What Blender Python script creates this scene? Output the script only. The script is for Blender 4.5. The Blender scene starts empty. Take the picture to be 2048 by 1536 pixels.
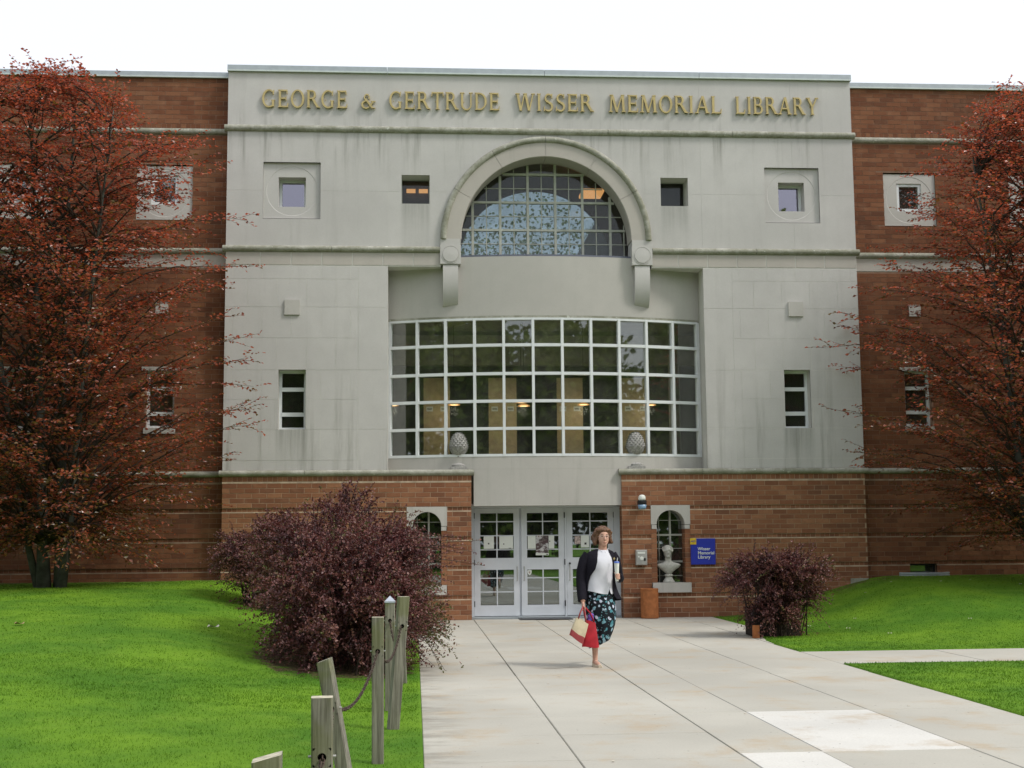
import bpy, math, random
import numpy as np
from mathutils import Vector, Matrix

random.seed(7)
RNG = np.random.default_rng(11)
SC = bpy.context.scene
COL = SC.collection
D = 25.65          # distance of the pavilion front from the camera (m)
W = 25.905         # wing front
XC = 2.575         # symmetry axis of the pavilion

# ------------------------------------------------------------------ camera
cam_d = bpy.data.cameras.new('camera')
cam = bpy.data.objects.new('camera', cam_d)
COL.objects.link(cam)
cam_d.sensor_width = 36.0
cam_d.lens = 47.335
cam_d.clip_start = 0.05
cam_d.clip_end = 2000
p_, y_, r_ = math.radians(6.582), math.radians(4.184), math.radians(-0.5007)
fwd = Vector((math.sin(y_) * math.cos(p_), math.cos(y_) * math.cos(p_), math.sin(p_)))
rgt = Vector((math.cos(y_), -math.sin(y_), 0))
upv = rgt.cross(fwd)
r2 = math.cos(r_) * rgt + math.sin(r_) * upv
u2 = -math.sin(r_) * rgt + math.cos(r_) * upv
M = Matrix.Identity(4)
for i_ in range(3):
    M[i_][0], M[i_][1], M[i_][2] = r2[i_], u2[i_], -fwd[i_]
M[2][3] = 1.5
cam.matrix_world = M
SC.camera = cam

# ------------------------------------------------------------------ light (bright overcast)
SUN_AZ = Vector((0.80, -0.42, 0)).normalized()
SUN_EL = math.radians(50)
world = bpy.data.worlds.new('World')
SC.world = world
world.use_nodes = True
nt = world.node_tree
nt.nodes.clear()
out = nt.nodes.new('ShaderNodeOutputWorld')
bg = nt.nodes.new('ShaderNodeBackground')
sky = nt.nodes.new('ShaderNodeTexSky')
sky.sky_type = 'NISHITA'
sky.sun_disc = False
sky.sun_elevation = SUN_EL
sky.sun_rotation = math.atan2(SUN_AZ.x, SUN_AZ.y)
sky.dust_density = 5.0
sky.air_density = 1.0
sky.ozone_density = 1.0
mx = nt.nodes.new('ShaderNodeMix'); mx.data_type = 'RGBA'
mx.inputs[0].default_value = 0.80        # cloud cover takes most of the blue out
nt.links.new(sky.outputs[0], mx.inputs[6])
mx.inputs[7].default_value = (5.7, 5.85, 6.1, 1)   # even bright cloud
nt.links.new(mx.outputs[2], bg.inputs[0])
bg.inputs[1].default_value = 0.15
nt.links.new(bg.outputs[0], out.inputs[0])
sun_d = bpy.data.lights.new('sun', 'SUN')
sun_d.energy = 1.5
sun_d.angle = math.radians(11)
sun_d.color = (1.0, 0.96, 0.90)
sun = bpy.data.objects.new('sun', sun_d)
COL.objects.link(sun)
sd = Vector((SUN_AZ.x * math.cos(SUN_EL), SUN_AZ.y * math.cos(SUN_EL), math.sin(SUN_EL)))
sun.rotation_euler = sd.to_track_quat('Z', 'Y').to_euler()
SC.view_settings.view_transform = 'Standard'
SC.view_settings.look = 'None'
SC.view_settings.exposure = 0.45
SC.view_settings.gamma = 1.0
SC.view_settings.use_curve_mapping = False
SC.render.engine = 'CYCLES'
SC.cycles.max_bounces = 8
SC.cycles.transparent_max_bounces = 16
SC.cycles.use_denoising = True

# ------------------------------------------------------------------ object helpers
def empty(name, loc, label=None, cat=None, group=None, kind=None, rz=0):
    o = bpy.data.objects.new(name, None)
    o.empty_display_size = 0.2
    o.location = loc
    o.rotation_euler = (0, 0, rz)
    COL.objects.link(o)
    tag(o, label, cat, group, kind)
    return o

def tag(o, label=None, cat=None, group=None, kind=None):
    if label: o['label'] = label
    if cat: o['category'] = cat
    if group: o['group'] = group
    if kind: o['kind'] = kind
    return o

def under(o, parent):
    """parent without moving: all parts are modelled in world coordinates"""
    if parent is not None:
        o.parent = parent
        q = parent
        loc = Vector((0, 0, 0))
        while q is not None:
            loc = loc + q.location if q.type == 'EMPTY' else loc
            q = q.parent
        if parent.type == 'EMPTY':
            o.matrix_parent_inverse = Matrix.Translation(-loc)
    return o

class MB:
    """collects polygons and links them as one mesh"""
    def __init__(s):
        s.v = []; s.f = []; s.mi = []; s.a = []
    def face(s, pts, m=0, a=0.0):
        n = len(s.v)
        s.v += [tuple(p) for p in pts]
        s.f.append(tuple(range(n, n + len(pts)))); s.mi.append(m); s.a.append(a)
    def box(s, x0, x1, y0, y1, z0, z1, m=0, a=0.0, skip=''):
        n = len(s.v)
        s.v += [(x0, y0, z0), (x1, y0, z0), (x1, y1, z0), (x0, y1, z0),
                (x0, y0, z1), (x1, y0, z1), (x1, y1, z1), (x0, y1, z1)]
        fs = {'d': (3, 2, 1, 0), 'u': (4, 5, 6, 7), 'f': (0, 1, 5, 4), 'b': (2, 3, 7, 6), 'l': (3, 0, 4, 7), 'r': (1, 2, 6, 5)}
        for k, f in fs.items():
            if k in skip: continue
            s.f.append(tuple(n + i for i in f)); s.mi.append(m); s.a.append(a)
    def grid(s, rows, close=False, m=0, a=0.0, caps=False):
        """rows of equal length point lists -> quads"""
        n = len(s.v); k = len(rows[0])
        for r in rows: s.v += [tuple(p) for p in r]
        for i in range(len(rows) - 1):
            for j in range(k if close else k - 1):
                j2 = (j + 1) % k
                s.f.append((n + i * k + j, n + i * k + j2, n + (i + 1) * k + j2, n + (i + 1) * k + j))
                s.mi.append(m); s.a.append(a)
        if caps:
            s.f.append(tuple(n + j for j in reversed(range(k)))); s.mi.append(m); s.a.append(a)
            b = n + (len(rows) - 1) * k
            s.f.append(tuple(b + j for j in range(k))); s.mi.append(m); s.a.append(a)
    def tube(s, pts, rad, n=6, m=0, a=0.0, caps=True, flat=1.0):
        pts = [Vector(p) for p in pts]
        rad = [float(q) for q in rad] if isinstance(rad, (list, tuple)) else [float(rad)] * len(pts)
        rows = []
        ref = None
        for i, p in enumerate(pts):
            t = (pts[min(i + 1, len(pts) - 1)] - pts[max(i - 1, 0)])
            if t.length < 1e-9: t = Vector((0, 0, 1))
            t.normalize()
            if ref is None or abs(ref.dot(t)) > 0.97:
                ref = Vector((1, 0, 0)) if abs(t.x) < 0.8 else Vector((0, 1, 0))
            u = (ref - t * ref.dot(t)).normalized()
            w = t.cross(u)
            ref = u
            rows.append([p + rad[i] * (u * math.cos(k * 2 * math.pi / n) + w * flat * math.sin(k * 2 * math.pi / n)) for k in range(n)])
        s.grid(rows, close=True, m=m, a=a, caps=caps)
    def lathe(s, prof, cx, cy, n=20, m=0, a=0.0, caps=True):
        rows = [[(cx + r * math.cos(2 * math.pi * k / n), cy + r * math.sin(2 * math.pi * k / n), z) for k in range(n)] for r, z in prof]
        s.grid(rows, close=True, m=m, a=a, caps=caps)
    def prism(s, poly, y0, y1, m=0, a=0.0):
        """x-z polygon (counter-clockwise seen from the front) extruded from y0 (front) to y1"""
        k = len(poly); n = len(s.v)
        s.v += [(x, y0, z) for x, z in poly] + [(x, y1, z) for x, z in poly]
        s.f.append(tuple(n + i for i in range(k))); s.mi.append(m); s.a.append(a)
        s.f.append(tuple(n + k + i for i in reversed(range(k)))); s.mi.append(m); s.a.append(a)
        for i in range(k):
            j = (i + 1) % k
            s.f.append((n + j, n + i, n + k + i, n + k + j)); s.mi.append(m); s.a.append(a)
    def mesh(s, name, mats, smooth=False, attr=False):
        me = bpy.data.meshes.new(name)
        me.from_pydata(s.v, [], s.f)
        for m in (mats if isinstance(mats, (list, tuple)) else [mats]): me.materials.append(m)
        if any(s.mi): me.polygons.foreach_set('material_index', s.mi)
        if smooth: me.polygons.foreach_set('use_smooth', [True] * len(s.f))
        if attr:
            at = me.attributes.new('rnd', 'FLOAT', 'FACE')
            at.data.foreach_set('value', np.array(s.a, dtype=np.float32))
        me.update()
        return me
    def build(s, name, mats, parent=None, smooth=False, attr=False, angle=None):
        o = bpy.data.objects.new(name, s.mesh(name, mats, smooth, attr))
        COL.objects.link(o)
        if smooth and angle:
            o.data.set_sharp_from_angle(angle=math.radians(angle))
        return under(o, parent)

def fast_mesh(name, verts, faces, mats, attr=None, smooth=False, parent=None):
    """numpy arrays (n,3) and (m,3 or 4) -> linked object"""
    me = bpy.data.meshes.new(name)
    k = faces.shape[1]
    me.vertices.add(len(verts)); me.vertices.foreach_set('co', np.ascontiguousarray(verts, dtype=np.float32).ravel())
    me.loops.add(faces.size); me.loops.foreach_set('vertex_index', np.ascontiguousarray(faces, dtype=np.int32).ravel())
    me.polygons.add(len(faces))
    me.polygons.foreach_set('loop_start', np.arange(0, faces.size, k, dtype=np.int32))
    me.polygons.foreach_set('loop_total', np.full(len(faces), k, dtype=np.int32))
    for m in (mats if isinstance(mats, (list, tuple)) else [mats]): me.materials.append(m)
    me.polygons.foreach_set('use_smooth', np.full(len(faces), bool(smooth)))
    if attr is not None:
        at = me.attributes.new('rnd', 'FLOAT', 'FACE')
        at.data.foreach_set('value', np.ascontiguousarray(attr, dtype=np.float32))
    me.update(calc_edges=True)
    o = bpy.data.objects.new(name, me)
    COL.objects.link(o)
    return under(o, parent)

def remeshed(mb, name, mats, voxel, parent=None, smooth_it=4, fac=0.5):
    """join overlapping closed shells into one continuous surface"""
    tmp = bpy.data.objects.new('tmp', mb.mesh('tmp', mats))
    COL.objects.link(tmp)
    m = tmp.modifiers.new('r', 'REMESH'); m.mode = 'VOXEL'; m.voxel_size = voxel
    if smooth_it:
        s = tmp.modifiers.new('s', 'SMOOTH'); s.iterations = smooth_it; s.factor = fac
    dg = bpy.context.evaluated_depsgraph_get()
    me = bpy.data.meshes.new_from_object(tmp.evaluated_get(dg))
    me.name = name
    bpy.data.objects.remove(tmp)
    me.materials.clear()
    for q in (mats if isinstance(mats, (list, tuple)) else [mats]): me.materials.append(q)
    me.polygons.foreach_set('use_smooth', [True] * len(me.polygons))
    o = bpy.data.objects.new(name, me)
    COL.objects.link(o)
    return under(o, parent)

def rect_minus(r, holes):
    """axis rectangles (x0,x1,z0,z1) minus holes"""
    rs = [r]
    for h in holes:
        nx = []
        for a in rs:
            if h[0] >= a[1] - 1e-6 or h[1] <= a[0] + 1e-6 or h[2] >= a[3] - 1e-6 or h[3] <= a[2] + 1e-6:
                nx.append(a); continue
            if h[2] > a[2]: nx.append((a[0], a[1], a[2], h[2]))
            if h[3] < a[3]: nx.append((a[0], a[1], h[3], a[3]))
            z0, z1 = max(a[2], h[2]), min(a[3], h[3])
            if h[0] > a[0]: nx.append((a[0], h[0], z0, z1))
            if h[1] < a[1]: nx.append((h[1], a[1], z0, z1))
        rs = nx
    return rs

# ------------------------------------------------------------------ materials
class N:
    """tiny node-graph helper"""
    def __init__(s, name):
        s.m = bpy.data.materials.new(name); s.m.use_nodes = True
        s.t = s.m.node_tree; s.t.nodes.clear()
        s.out = s.t.nodes.new('ShaderNodeOutputMaterial')
    def n(s, typ, **kw):
        x = s.t.nodes.new(typ)
        for k, v in kw.items(): setattr(x, k, v)
        return x
    def set(s, sock, v):
        if hasattr(v, 'is_linked') or isinstance(v, bpy.types.NodeSocket): s.t.links.new(v, sock)
        elif isinstance(v, (tuple, list)) and len(v) == 3 and sock.type == 'RGBA': sock.default_value = (*v, 1)
        else: sock.default_value = v
    def pos(s):
        return s.n('ShaderNodeNewGeometry').outputs['Position']
    def obj(s):
        return s.n('ShaderNodeTexCoord').outputs['Object']
    def scale(s, vec, sc):
        m = s.n('ShaderNodeMapping'); s.set(m.inputs[0], vec); m.inputs['Scale'].default_value = sc
        return m.outputs[0]
    def noise(s, vec, sc, det=4, rough=0.55):
        x = s.n('ShaderNodeTexNoise'); s.set(x.inputs['Vector'], vec)
        x.inputs['Scale'].default_value = sc; x.inputs['Detail'].default_value = det; x.inputs['Roughness'].default_value = rough
        return x.outputs[0]
    def rng(s, v, a, b, c=0.0, d=1.0, smooth=True):
        x = s.n('ShaderNodeMapRange')
        if smooth: x.interpolation_type = 'SMOOTHSTEP'
        s.set(x.inputs[0], v)
        for i, q in enumerate((a, b, c, d)): x.inputs[i + 1].default_value = q
        return x.outputs[0]
    def mth(s, op, a, b=0.0, c=None):
        x = s.n('ShaderNodeMath', operation=op)
        s.set(x.inputs[0], a); s.set(x.inputs[1], b)
        if c is not None: s.set(x.inputs[2], c)
        return x.outputs[0]
    def mix(s, f, a, b, mode='MIX'):
        x = s.n('ShaderNodeMix', data_type='RGBA', blend_type=mode)
        s.set(x.inputs[0], f); s.set(x.inputs[6], a); s.set(x.inputs[7], b)
        return x.outputs[2]
    def ramp(s, f, stops, interp='LINEAR'):
        x = s.n('ShaderNodeValToRGB'); s.set(x.inputs[0], f)
        e = x.color_ramp.elements; x.color_ramp.interpolation = interp
        while len(e) < len(stops): e.new(0.5)
        for q, (p, c) in zip(e, stops): q.position = p; q.color = (*c, 1)
        return x.outputs[0]
    def xyz(s, vec):
        x = s.n('ShaderNodeSeparateXYZ'); s.set(x.inputs[0], vec); return x.outputs
    def bump(s, h, st=0.3, dist=0.01):
        x = s.n('ShaderNodeBump'); s.set(x.inputs['Height'], h)
        x.inputs['Strength'].default_value = st; x.inputs['Distance'].default_value = dist
        return x.outputs[0]
    def bsdf(s, col, rough=0.7, bump=None, spec=0.3, metal=0.0, **kw):
        b = s.n('ShaderNodeBsdfPrincipled')
        s.set(b.inputs['Base Color'], col); s.set(b.inputs['Roughness'], rough)
        b.inputs['Specular IOR Level'].default_value = spec; b.inputs['Metallic'].default_value = metal
        if bump is not None: s.set(b.inputs['Normal'], bump)
        for k, v in kw.items(): s.set(b.inputs[k], v)
        return b.outputs[0]
    def done(s, sh):
        s.t.links.new(sh, s.out.inputs[0]); return s.m

def simple(name, col, rough=0.6, spec=0.3, metal=0.0, var=0.12, sc=8.0, bmp=0.0):
    g = N(name)
    n = g.noise(g.obj(), sc, 5)
    c = g.mix(g.rng(n, 0.3, 0.7), tuple(x * (1 - var) for x in col), tuple(min(1, x * (1 + var)) for x in col))
    return g.done(g.bsdf(c, rough, g.bump(n, bmp) if bmp else None, spec, metal))

def limestone(name, base=(0.545, 0.532, 0.515), streak=1.0, light=1.0):
    g = N(name); P = g.pos(); x, y, z = g.xyz(P)[:3]
    big = g.noise(P, 0.55, 4); fine = g.noise(P, 38, 3, 0.7); med = g.noise(P, 3.2, 5)
    c = g.mix(g.rng(big, 0.3, 0.7), tuple(b * 0.93 * light for b in base), tuple(b * 1.06 * light for b in base))
    rn = g.n('ShaderNodeObjectInfo').outputs['Random']
    c = g.mix(g.mth('MULTIPLY', g.rng(med, 0.35, 0.75), 0.22), c, tuple(b * 0.78 for b in base))
    c = g.mix(g.mth('MULTIPLY', rn, 0.10), c, tuple(b * 0.72 for b in base))
    c = g.mix(g.mth('MULTIPLY', g.rng(fine, 0.3, 0.8), 0.12), c, (0.30, 0.29, 0.25))
    # rain streaks: tall thin noise that starts under the string course and under the sills
    st = g.noise(g.scale(P, (5.0, 5.0, 0.33)), 1.0, 5, 0.65)
    st2 = g.noise(g.scale(P, (17.0, 17.0, 0.6)), 1.0, 3, 0.6)
    a = g.rng(z, 8.35, 9.42, 0, 1); a = g.mth('MULTIPLY', a, g.rng(z, 9.42, 9.44, 1, 0))
    b2 = g.rng(z, 2.8, 5.4, 0.75, 0.0)
    top = g.mth('MULTIPLY', g.rng(z, 10.0, 9.5, 0, 0.45), g.rng(z, 9.49, 9.51, 0, 1))
    m = g.mth('ADD', g.mth('ADD', a, b2), g.mth('ADD', top, 0.16))
    s1 = g.mth('MULTIPLY', g.rng(st, 0.50, 0.72), g.rng(st2, 0.25, 0.75, 0.45, 1))
    s1 = g.mth('MULTIPLY', g.mth('MULTIPLY', s1, m), 0.62 * streak)
    c = g.mix(s1, c, (0.155, 0.155, 0.125))
    # dark wash under the tall windows
    xx = g.mth('ABSOLUTE', g.mth('SUBTRACT', x, XC))
    wx = g.mth('MULTIPLY', g.rng(g.mth('ABSOLUTE', g.mth('SUBTRACT', xx, 4.89)), 0.24, 0.34, 1, 0), g.mth('MULTIPLY', g.rng(z, 2.9, 3.6, 0.25, 1), g.rng(z, 3.60, 3.62, 1, 0)))
    wx2 = g.mth('MULTIPLY', g.rng(g.mth('ABSOLUTE', g.mth('SUBTRACT', xx, 2.545)), 0.22, 0.32, 1, 0), g.mth('MULTIPLY', g.rng(z, 7.3, 8.0, 0.3, 0.9), g.rng(z, 7.99, 8.0, 1, 0)))
    c = g.mix(g.mth('MULTIPLY', g.mth('MULTIPLY', g.mth('ADD', wx, wx2), g.rng(st2, 0.2, 0.7, 0.3, 1)), 0.42 * streak), c, (0.13, 0.14, 0.115))
    return g.done(g.bsdf(c, 0.85, g.bump(fine, 0.12, 0.004), 0.2))

def mossy(name, dark=0.6):
    g = N(name); P = g.pos()
    n = g.noise(P, 3.5, 6, 0.7); n2 = g.noise(P, 22, 4, 0.7); spots = g.noise(P, 11, 2)
    c = g.mix(g.rng(n, 0.30, 0.65), (0.45, 0.445, 0.395), (0.26, 0.262, 0.205))
    c = g.mix(g.mth('MULTIPLY', g.rng(n2, 0.4, 0.75), dark), c, (0.17, 0.17, 0.12))
    c = g.mix(g.rng(spots, 0.69, 0.74), c, (0.52, 0.53, 0.47))
    return g.done(g.bsdf(c, 0.9, g.bump(n2, 0.5, 0.01), 0.15))

BRICK_STOPS = [(0.0, (0.120, 0.066, 0.044)), (0.12, (0.170, 0.078, 0.045)), (0.35, (0.225, 0.093, 0.048)),
               (0.65, (0.285, 0.128, 0.066)), (0.85, (0.335, 0.160, 0.084)), (1.0, (0.26, 0.135, 0.075))]
def brick_mat(name, src, tone=(1, 1, 1)):
    g = N(name); P = g.pos()
    if src == 'attr':
        a = g.n('ShaderNodeAttribute', attribute_name='rnd').outputs['Fac']
    else:
        a = g.n('ShaderNodeObjectInfo').outputs['Random']
    zone = g.noise(P, 0.5, 2)
    a2 = g.mth('ADD', g.mth('MULTIPLY', a, 0.85), g.rng(zone, 0.3, 0.7, -0.08, 0.22))
    c = g.ramp(g.mth('ADD', g.mth('MULTIPLY', a2, 0.78), 0.11), BRICK_STOPS)
    c = g.mix(1.0, c, tone, 'MULTIPLY')
    n = g.noise(P, 30, 5, 0.7); n1 = g.noise(P, 6, 4)
    c = g.mix(g.mth('MULTIPLY', g.rng(n, 0.35, 0.75), 0.35), c, (0.12, 0.055, 0.035))
    c = g.mix(g.mth('MULTIPLY', g.rng(n1, 0.45, 0.8), 0.25), c, (0.36, 0.21, 0.13))
    return g.done(g.bsdf(c, 0.9, g.bump(n, 0.35, 0.006), 0.2))

def leaf_mat(name, stops, trans=0.35, rough=0.42, spec=0.5, tcol=(1.3, 0.9, 0.6)):
    g = N(name)
    a = g.n('ShaderNodeAttribute', attribute_name='rnd').outputs['Fac']
    c = g.ramp(a, stops)
    b = g.bsdf(c, rough, None, spec)
    t = g.n('ShaderNodeBsdfTranslucent')
    g.set(t.inputs[0], g.mix(1.0, c, tcol, 'MULTIPLY'))
    m = g.n('ShaderNodeMixShader'); m.inputs[0].default_value = trans
    g.t.links.new(b, m.inputs[1]); g.t.links.new(t.outputs[0], m.inputs[2])
    return g.done(m.outputs[0])

def glass_mat(name, base, tint=(0.82, 0.87, 0.84), refl=(0.92, 0.97, 1.0), wave=0.0, haze=0.0):
    g = N(name)
    lw = g.n('ShaderNodeLayerWeight'); lw.inputs[0].default_value = 0.5
    f = g.mth('POWER', lw.outputs['Facing'], 4.0)
    f = g.mth('ADD', g.mth('MULTIPLY', f, 1 - base), base)
    t = g.n('ShaderNodeBsdfTransparent'); g.set(t.inputs[0], tint)
    gl = g.n('ShaderNodeBsdfGlossy'); g.set(gl.inputs[0], refl); gl.inputs['Roughness'].default_value = 0.015
    if wave:
        nb = g.bump(g.noise(g.pos(), 2.2, 2), wave, 0.05)
        g.t.links.new(nb, gl.inputs['Normal'])
    m = g.n('ShaderNodeMixShader'); g.set(m.inputs[0], f)
    g.t.links.new(t.outputs[0], m.inputs[1]); g.t.links.new(gl.outputs[0], m.inputs[2])
    if haze:                                    # thin film painted over the pane: hazy light that lifts its blacks
        df = g.n('ShaderNodeBsdfDiffuse'); df.inputs[0].default_value = (0.50, 0.50, 0.44, 1)
        m2 = g.n('ShaderNodeMixShader'); g.set(m2.inputs[0], g.rng(g.noise(g.pos(), 1.6, 4), 0.3, 0.7, haze * 0.5, haze * 1.4))
        g.t.links.new(m.outputs[0], m2.inputs[1]); g.t.links.new(df.outputs[0], m2.inputs[2])
        return g.done(m2.outputs[0])
    return g.done(m.outputs[0])

def emit_mat(name, col, st):
    g = N(name); e = g.n('ShaderNodeEmission'); g.set(e.inputs[0], col); e.inputs[1].default_value = st
    return g.done(e.outputs[0])

def concrete(name, base):
    g = N(name); P = g.pos()
    big = g.noise(P, 0.45, 3); med = g.noise(P, 1.3, 7, 0.68); fine = g.noise(P, 55, 3, 0.7); pit = g.noise(P, 9, 5, 0.7)
    rn = g.n('ShaderNodeObjectInfo').outputs['Random']
    c = g.mix(g.rng(big, 0.3, 0.7), tuple(b * 0.88 for b in base), tuple(b * 1.08 for b in base))
    c = g.mix(g.mth('MULTIPLY', rn, 0.16), c, tuple(b * 0.72 for b in base))
    c = g.mix(g.mth('MULTIPLY', g.rng(med, 0.50, 0.70), 0.62), c, (0.42, 0.325, 0.21))     # tan stains
    c = g.mix(g.mth('MULTIPLY', g.rng(pit, 0.58, 0.78), 0.28), c, (0.20, 0.19, 0.165))
    x = g.xyz(P)[0]; ed = g.mth('MULTIPLY', g.rng(x, 0.04, 0.55, 1, 0), g.rng(g.noise(g.scale(P, (1.5, 4.0, 1)), 1.0, 5, 0.7), 0.42, 0.62))
    c = g.mix(g.mth('MULTIPLY', ed, 0.55), c, (0.17, 0.155, 0.125))          # grime that washes in from the verge
    sp = g.noise(P, 26, 1); c = g.mix(g.rng(sp, 0.76, 0.79), c, (0.12, 0.11, 0.10))
    c = g.mix(g.mth('MULTIPLY', g.rng(fine, 0.3, 0.8), 0.20), c, (0.24, 0.23, 0.205))
    return g.done(g.bsdf(c, 0.9, g.bump(fine, 0.25, 0.004), 0.2))

MAT = dict(
    stone=limestone('limestone'), stone_plain=limestone('smooth limestone', (0.505, 0.490, 0.458), 0.45),
    mortar_light=limestone('light mortar', (0.62, 0.61, 0.57), 0.8),
    arch=limestone('pinkish limestone', (0.475, 0.445, 0.405), 0.35), moss=mossy('mossy stone'), moss2=mossy('weathered stone cap', 0.45),
    mortar=simple('brick mortar', (0.40, 0.285, 0.20), 0.95, 0.1, sc=5), mortar_line_wing=simple('dull mortar ledge', (0.34, 0.255, 0.19), 0.95, 0.1, sc=7, var=0.25), mortar_line=simple('pale mortar ledge', (0.50, 0.40, 0.30), 0.95, 0.1, sc=7, var=0.25),
    brick=brick_mat('brick single', 'obj'), brick_attr=brick_mat('brick courses', 'attr'), brick_wing=brick_mat('darker wing brick', 'attr', (0.74, 0.69, 0.67)), mortar_wing=simple('wing mortar', (0.27, 0.175, 0.125), 0.95, 0.1, sc=5),
    coping=simple('grey blue metal coping', (0.40, 0.445, 0.47), 0.45, 0.4, 0.3, 0.06), coping_lip=simple('pale coping lip', (0.56, 0.62, 0.60), 0.5, 0.3, 0.2, 0.05),
    white=simple('white painted metal', (0.70, 0.73, 0.74), 0.4, 0.4, var=0.05, sc=3), door=simple('white grey door paint', (0.60, 0.63, 0.67), 0.45, 0.4, var=0.06, sc=3),
    greyframe=simple('grey window bar', (0.42, 0.43, 0.38), 0.5, 0.4), sill_metal=simple('dark sill metal', (0.13, 0.14, 0.19), 0.5, 0.4),
    glass=glass_mat('window glass', 0.10, (0.92, 0.93, 0.90), haze=0.032), glass_dark=glass_mat('door glass', 0.20, (0.62, 0.68, 0.64), haze=0.02),
    glass_arch=glass_mat('arch window glass', 0.022, (0.88, 0.89, 0.90), haze=0.02), glass_inner=glass_mat('blue tinted glass', 0.04, (0.53, 0.61, 0.64), haze=0.11), glass_sky=glass_mat('sky mirroring glass', 0.26, (0.4, 0.4, 0.45), (0.80, 0.78, 0.92)),
    black=simple('black metal', (0.02, 0.02, 0.022), 0.4), dark=simple('dark interior', (0.10, 0.088, 0.08), 0.8), ceil=simple('dark ceiling', (0.30, 0.29, 0.25), 0.9),
    floor_in=simple('interior floor', (0.16, 0.14, 0.11), 0.5), gold=simple('gold letter metal', (0.48, 0.385, 0.17), 0.45, 0.5, 0.25, 0.1),
    tan=simple('tan shelf panel', (0.54, 0.43, 0.25), 0.6), grey=simple('grey column', (0.30, 0.30, 0.28), 0.7),
    shelf=simple('dark shelf', (0.05, 0.045, 0.04), 0.6), paper=simple('white paper', (0.72, 0.75, 0.70), 0.7, var=0.03), warm=emit_mat('warm lamp', (1.0, 0.6, 0.28), 3.0),
    panel_lamp=emit_mat('warm ceiling light', (1.0, 0.50, 0.17), 0.55),
    slab=concrete('concrete paving', (0.455, 0.440, 0.385)), slab_new=concrete('new pale concrete', (0.63, 0.62, 0.58)),
    blue=simple('blue sign enamel', (0.022, 0.035, 0.36), 0.4, 0.4, var=0.05), yellow=simple('yellow sign enamel', (0.62, 0.43, 0.03), 0.4), terracotta=simple('terracotta', (0.36, 0.13, 0.045), 0.75, sc=14, bmp=0.1, var=0.18),
    bust=simple('pale plaster', (0.40, 0.40, 0.36), 0.7, sc=25, var=0.15), finial=simple('grey cast stone', (0.33, 0.325, 0.31), 0.85, sc=30, var=0.25, bmp=0.3),
    steel=simple('grey steel box', (0.42, 0.42, 0.40), 0.45, 0.5, 0.4), rust=simple('rusty chain', (0.085, 0.062, 0.050), 0.7, 0.3, 0.5, 0.4, 40),
)
# ================================================================== ground
def S(t):
    t = np.clip(t, 0, 1); return t * t * (3 - 2 * t)
def lawn_h(X, Y):
    X = np.asarray(X, float); Y = np.asarray(Y, float)
    tx = np.clip((-X - 0.2) / 3.3, 0, 1); ty = np.clip((Y - 6.5) / 17.5, 0, 1)
    l = 0.77 * (0.45 * tx + 0.55 * S(tx)) * (0.55 * ty + 0.45 * S(ty))
    l = l + 0.02 * np.sin(X * 0.9 + 1) * np.sin(Y * 0.7) * S((-X - 0.6) / 2.0)
    r = 0.72 * S((X - 5.85) / 3.5) * S((Y - 17.75) / 7.5)
    return l + r + 0.012
WX0, WX1 = 0.06, 5.06
PY0, PY1 = 15.86, 17.68
def flare_x(Y):
    """right edge of the walk, which widens towards the doors"""
    return WX1 + 0.60 * S((np.asarray(Y, float) - 18.8) / 4.0)
def left_x(Y):
    return np.where(np.asarray(Y, float) > 20.6, -0.9, WX0)
def paved(X, Y):
    a = (X >= left_x(Y) + 0.004) & (X <= flare_x(Y) - 0.004) & (Y > -30)
    b = (X > WX1 - 0.1) & (Y > PY0 + 0.004) & (Y < PY1 - 0.004)
    return a | b

xs = np.unique(np.round(np.concatenate([np.linspace(-300, -40, 14), np.linspace(-40, -8, 33), np.arange(-8, 13.01, 0.16), np.linspace(13, 40, 28), np.linspace(40, 300, 14), [WX0, WX0 + 0.01, WX1, WX1 - 0.01, -0.9, -0.89]]), 3))
ys = np.unique(np.round(np.concatenate([np.linspace(-300, -30, 16), np.linspace(-30, 2, 33), np.arange(2, 27.3, 0.16), [60, 120, 300], [PY0, PY0 + 0.01, PY1, PY1 - 0.01, 20.6, 20.61]]), 3))
GX, GY = np.meshgrid(xs, ys)
GZ = lawn_h(GX, np.minimum(GY, 27))
GZ += 0.0025 * RNG.standard_normal(GZ.shape) * (GY < 27)
GZ = np.where(paved(GX, GY), -0.05, GZ)
nx_, ny_ = len(xs), len(ys)
idx = np.arange(nx_ * ny_).reshape(ny_, nx_)
F4 = np.stack([idx[:-1, :-1], idx[:-1, 1:], idx[1:, 1:], idx[1:, :-1]], -1).reshape(-1, 4)

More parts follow.
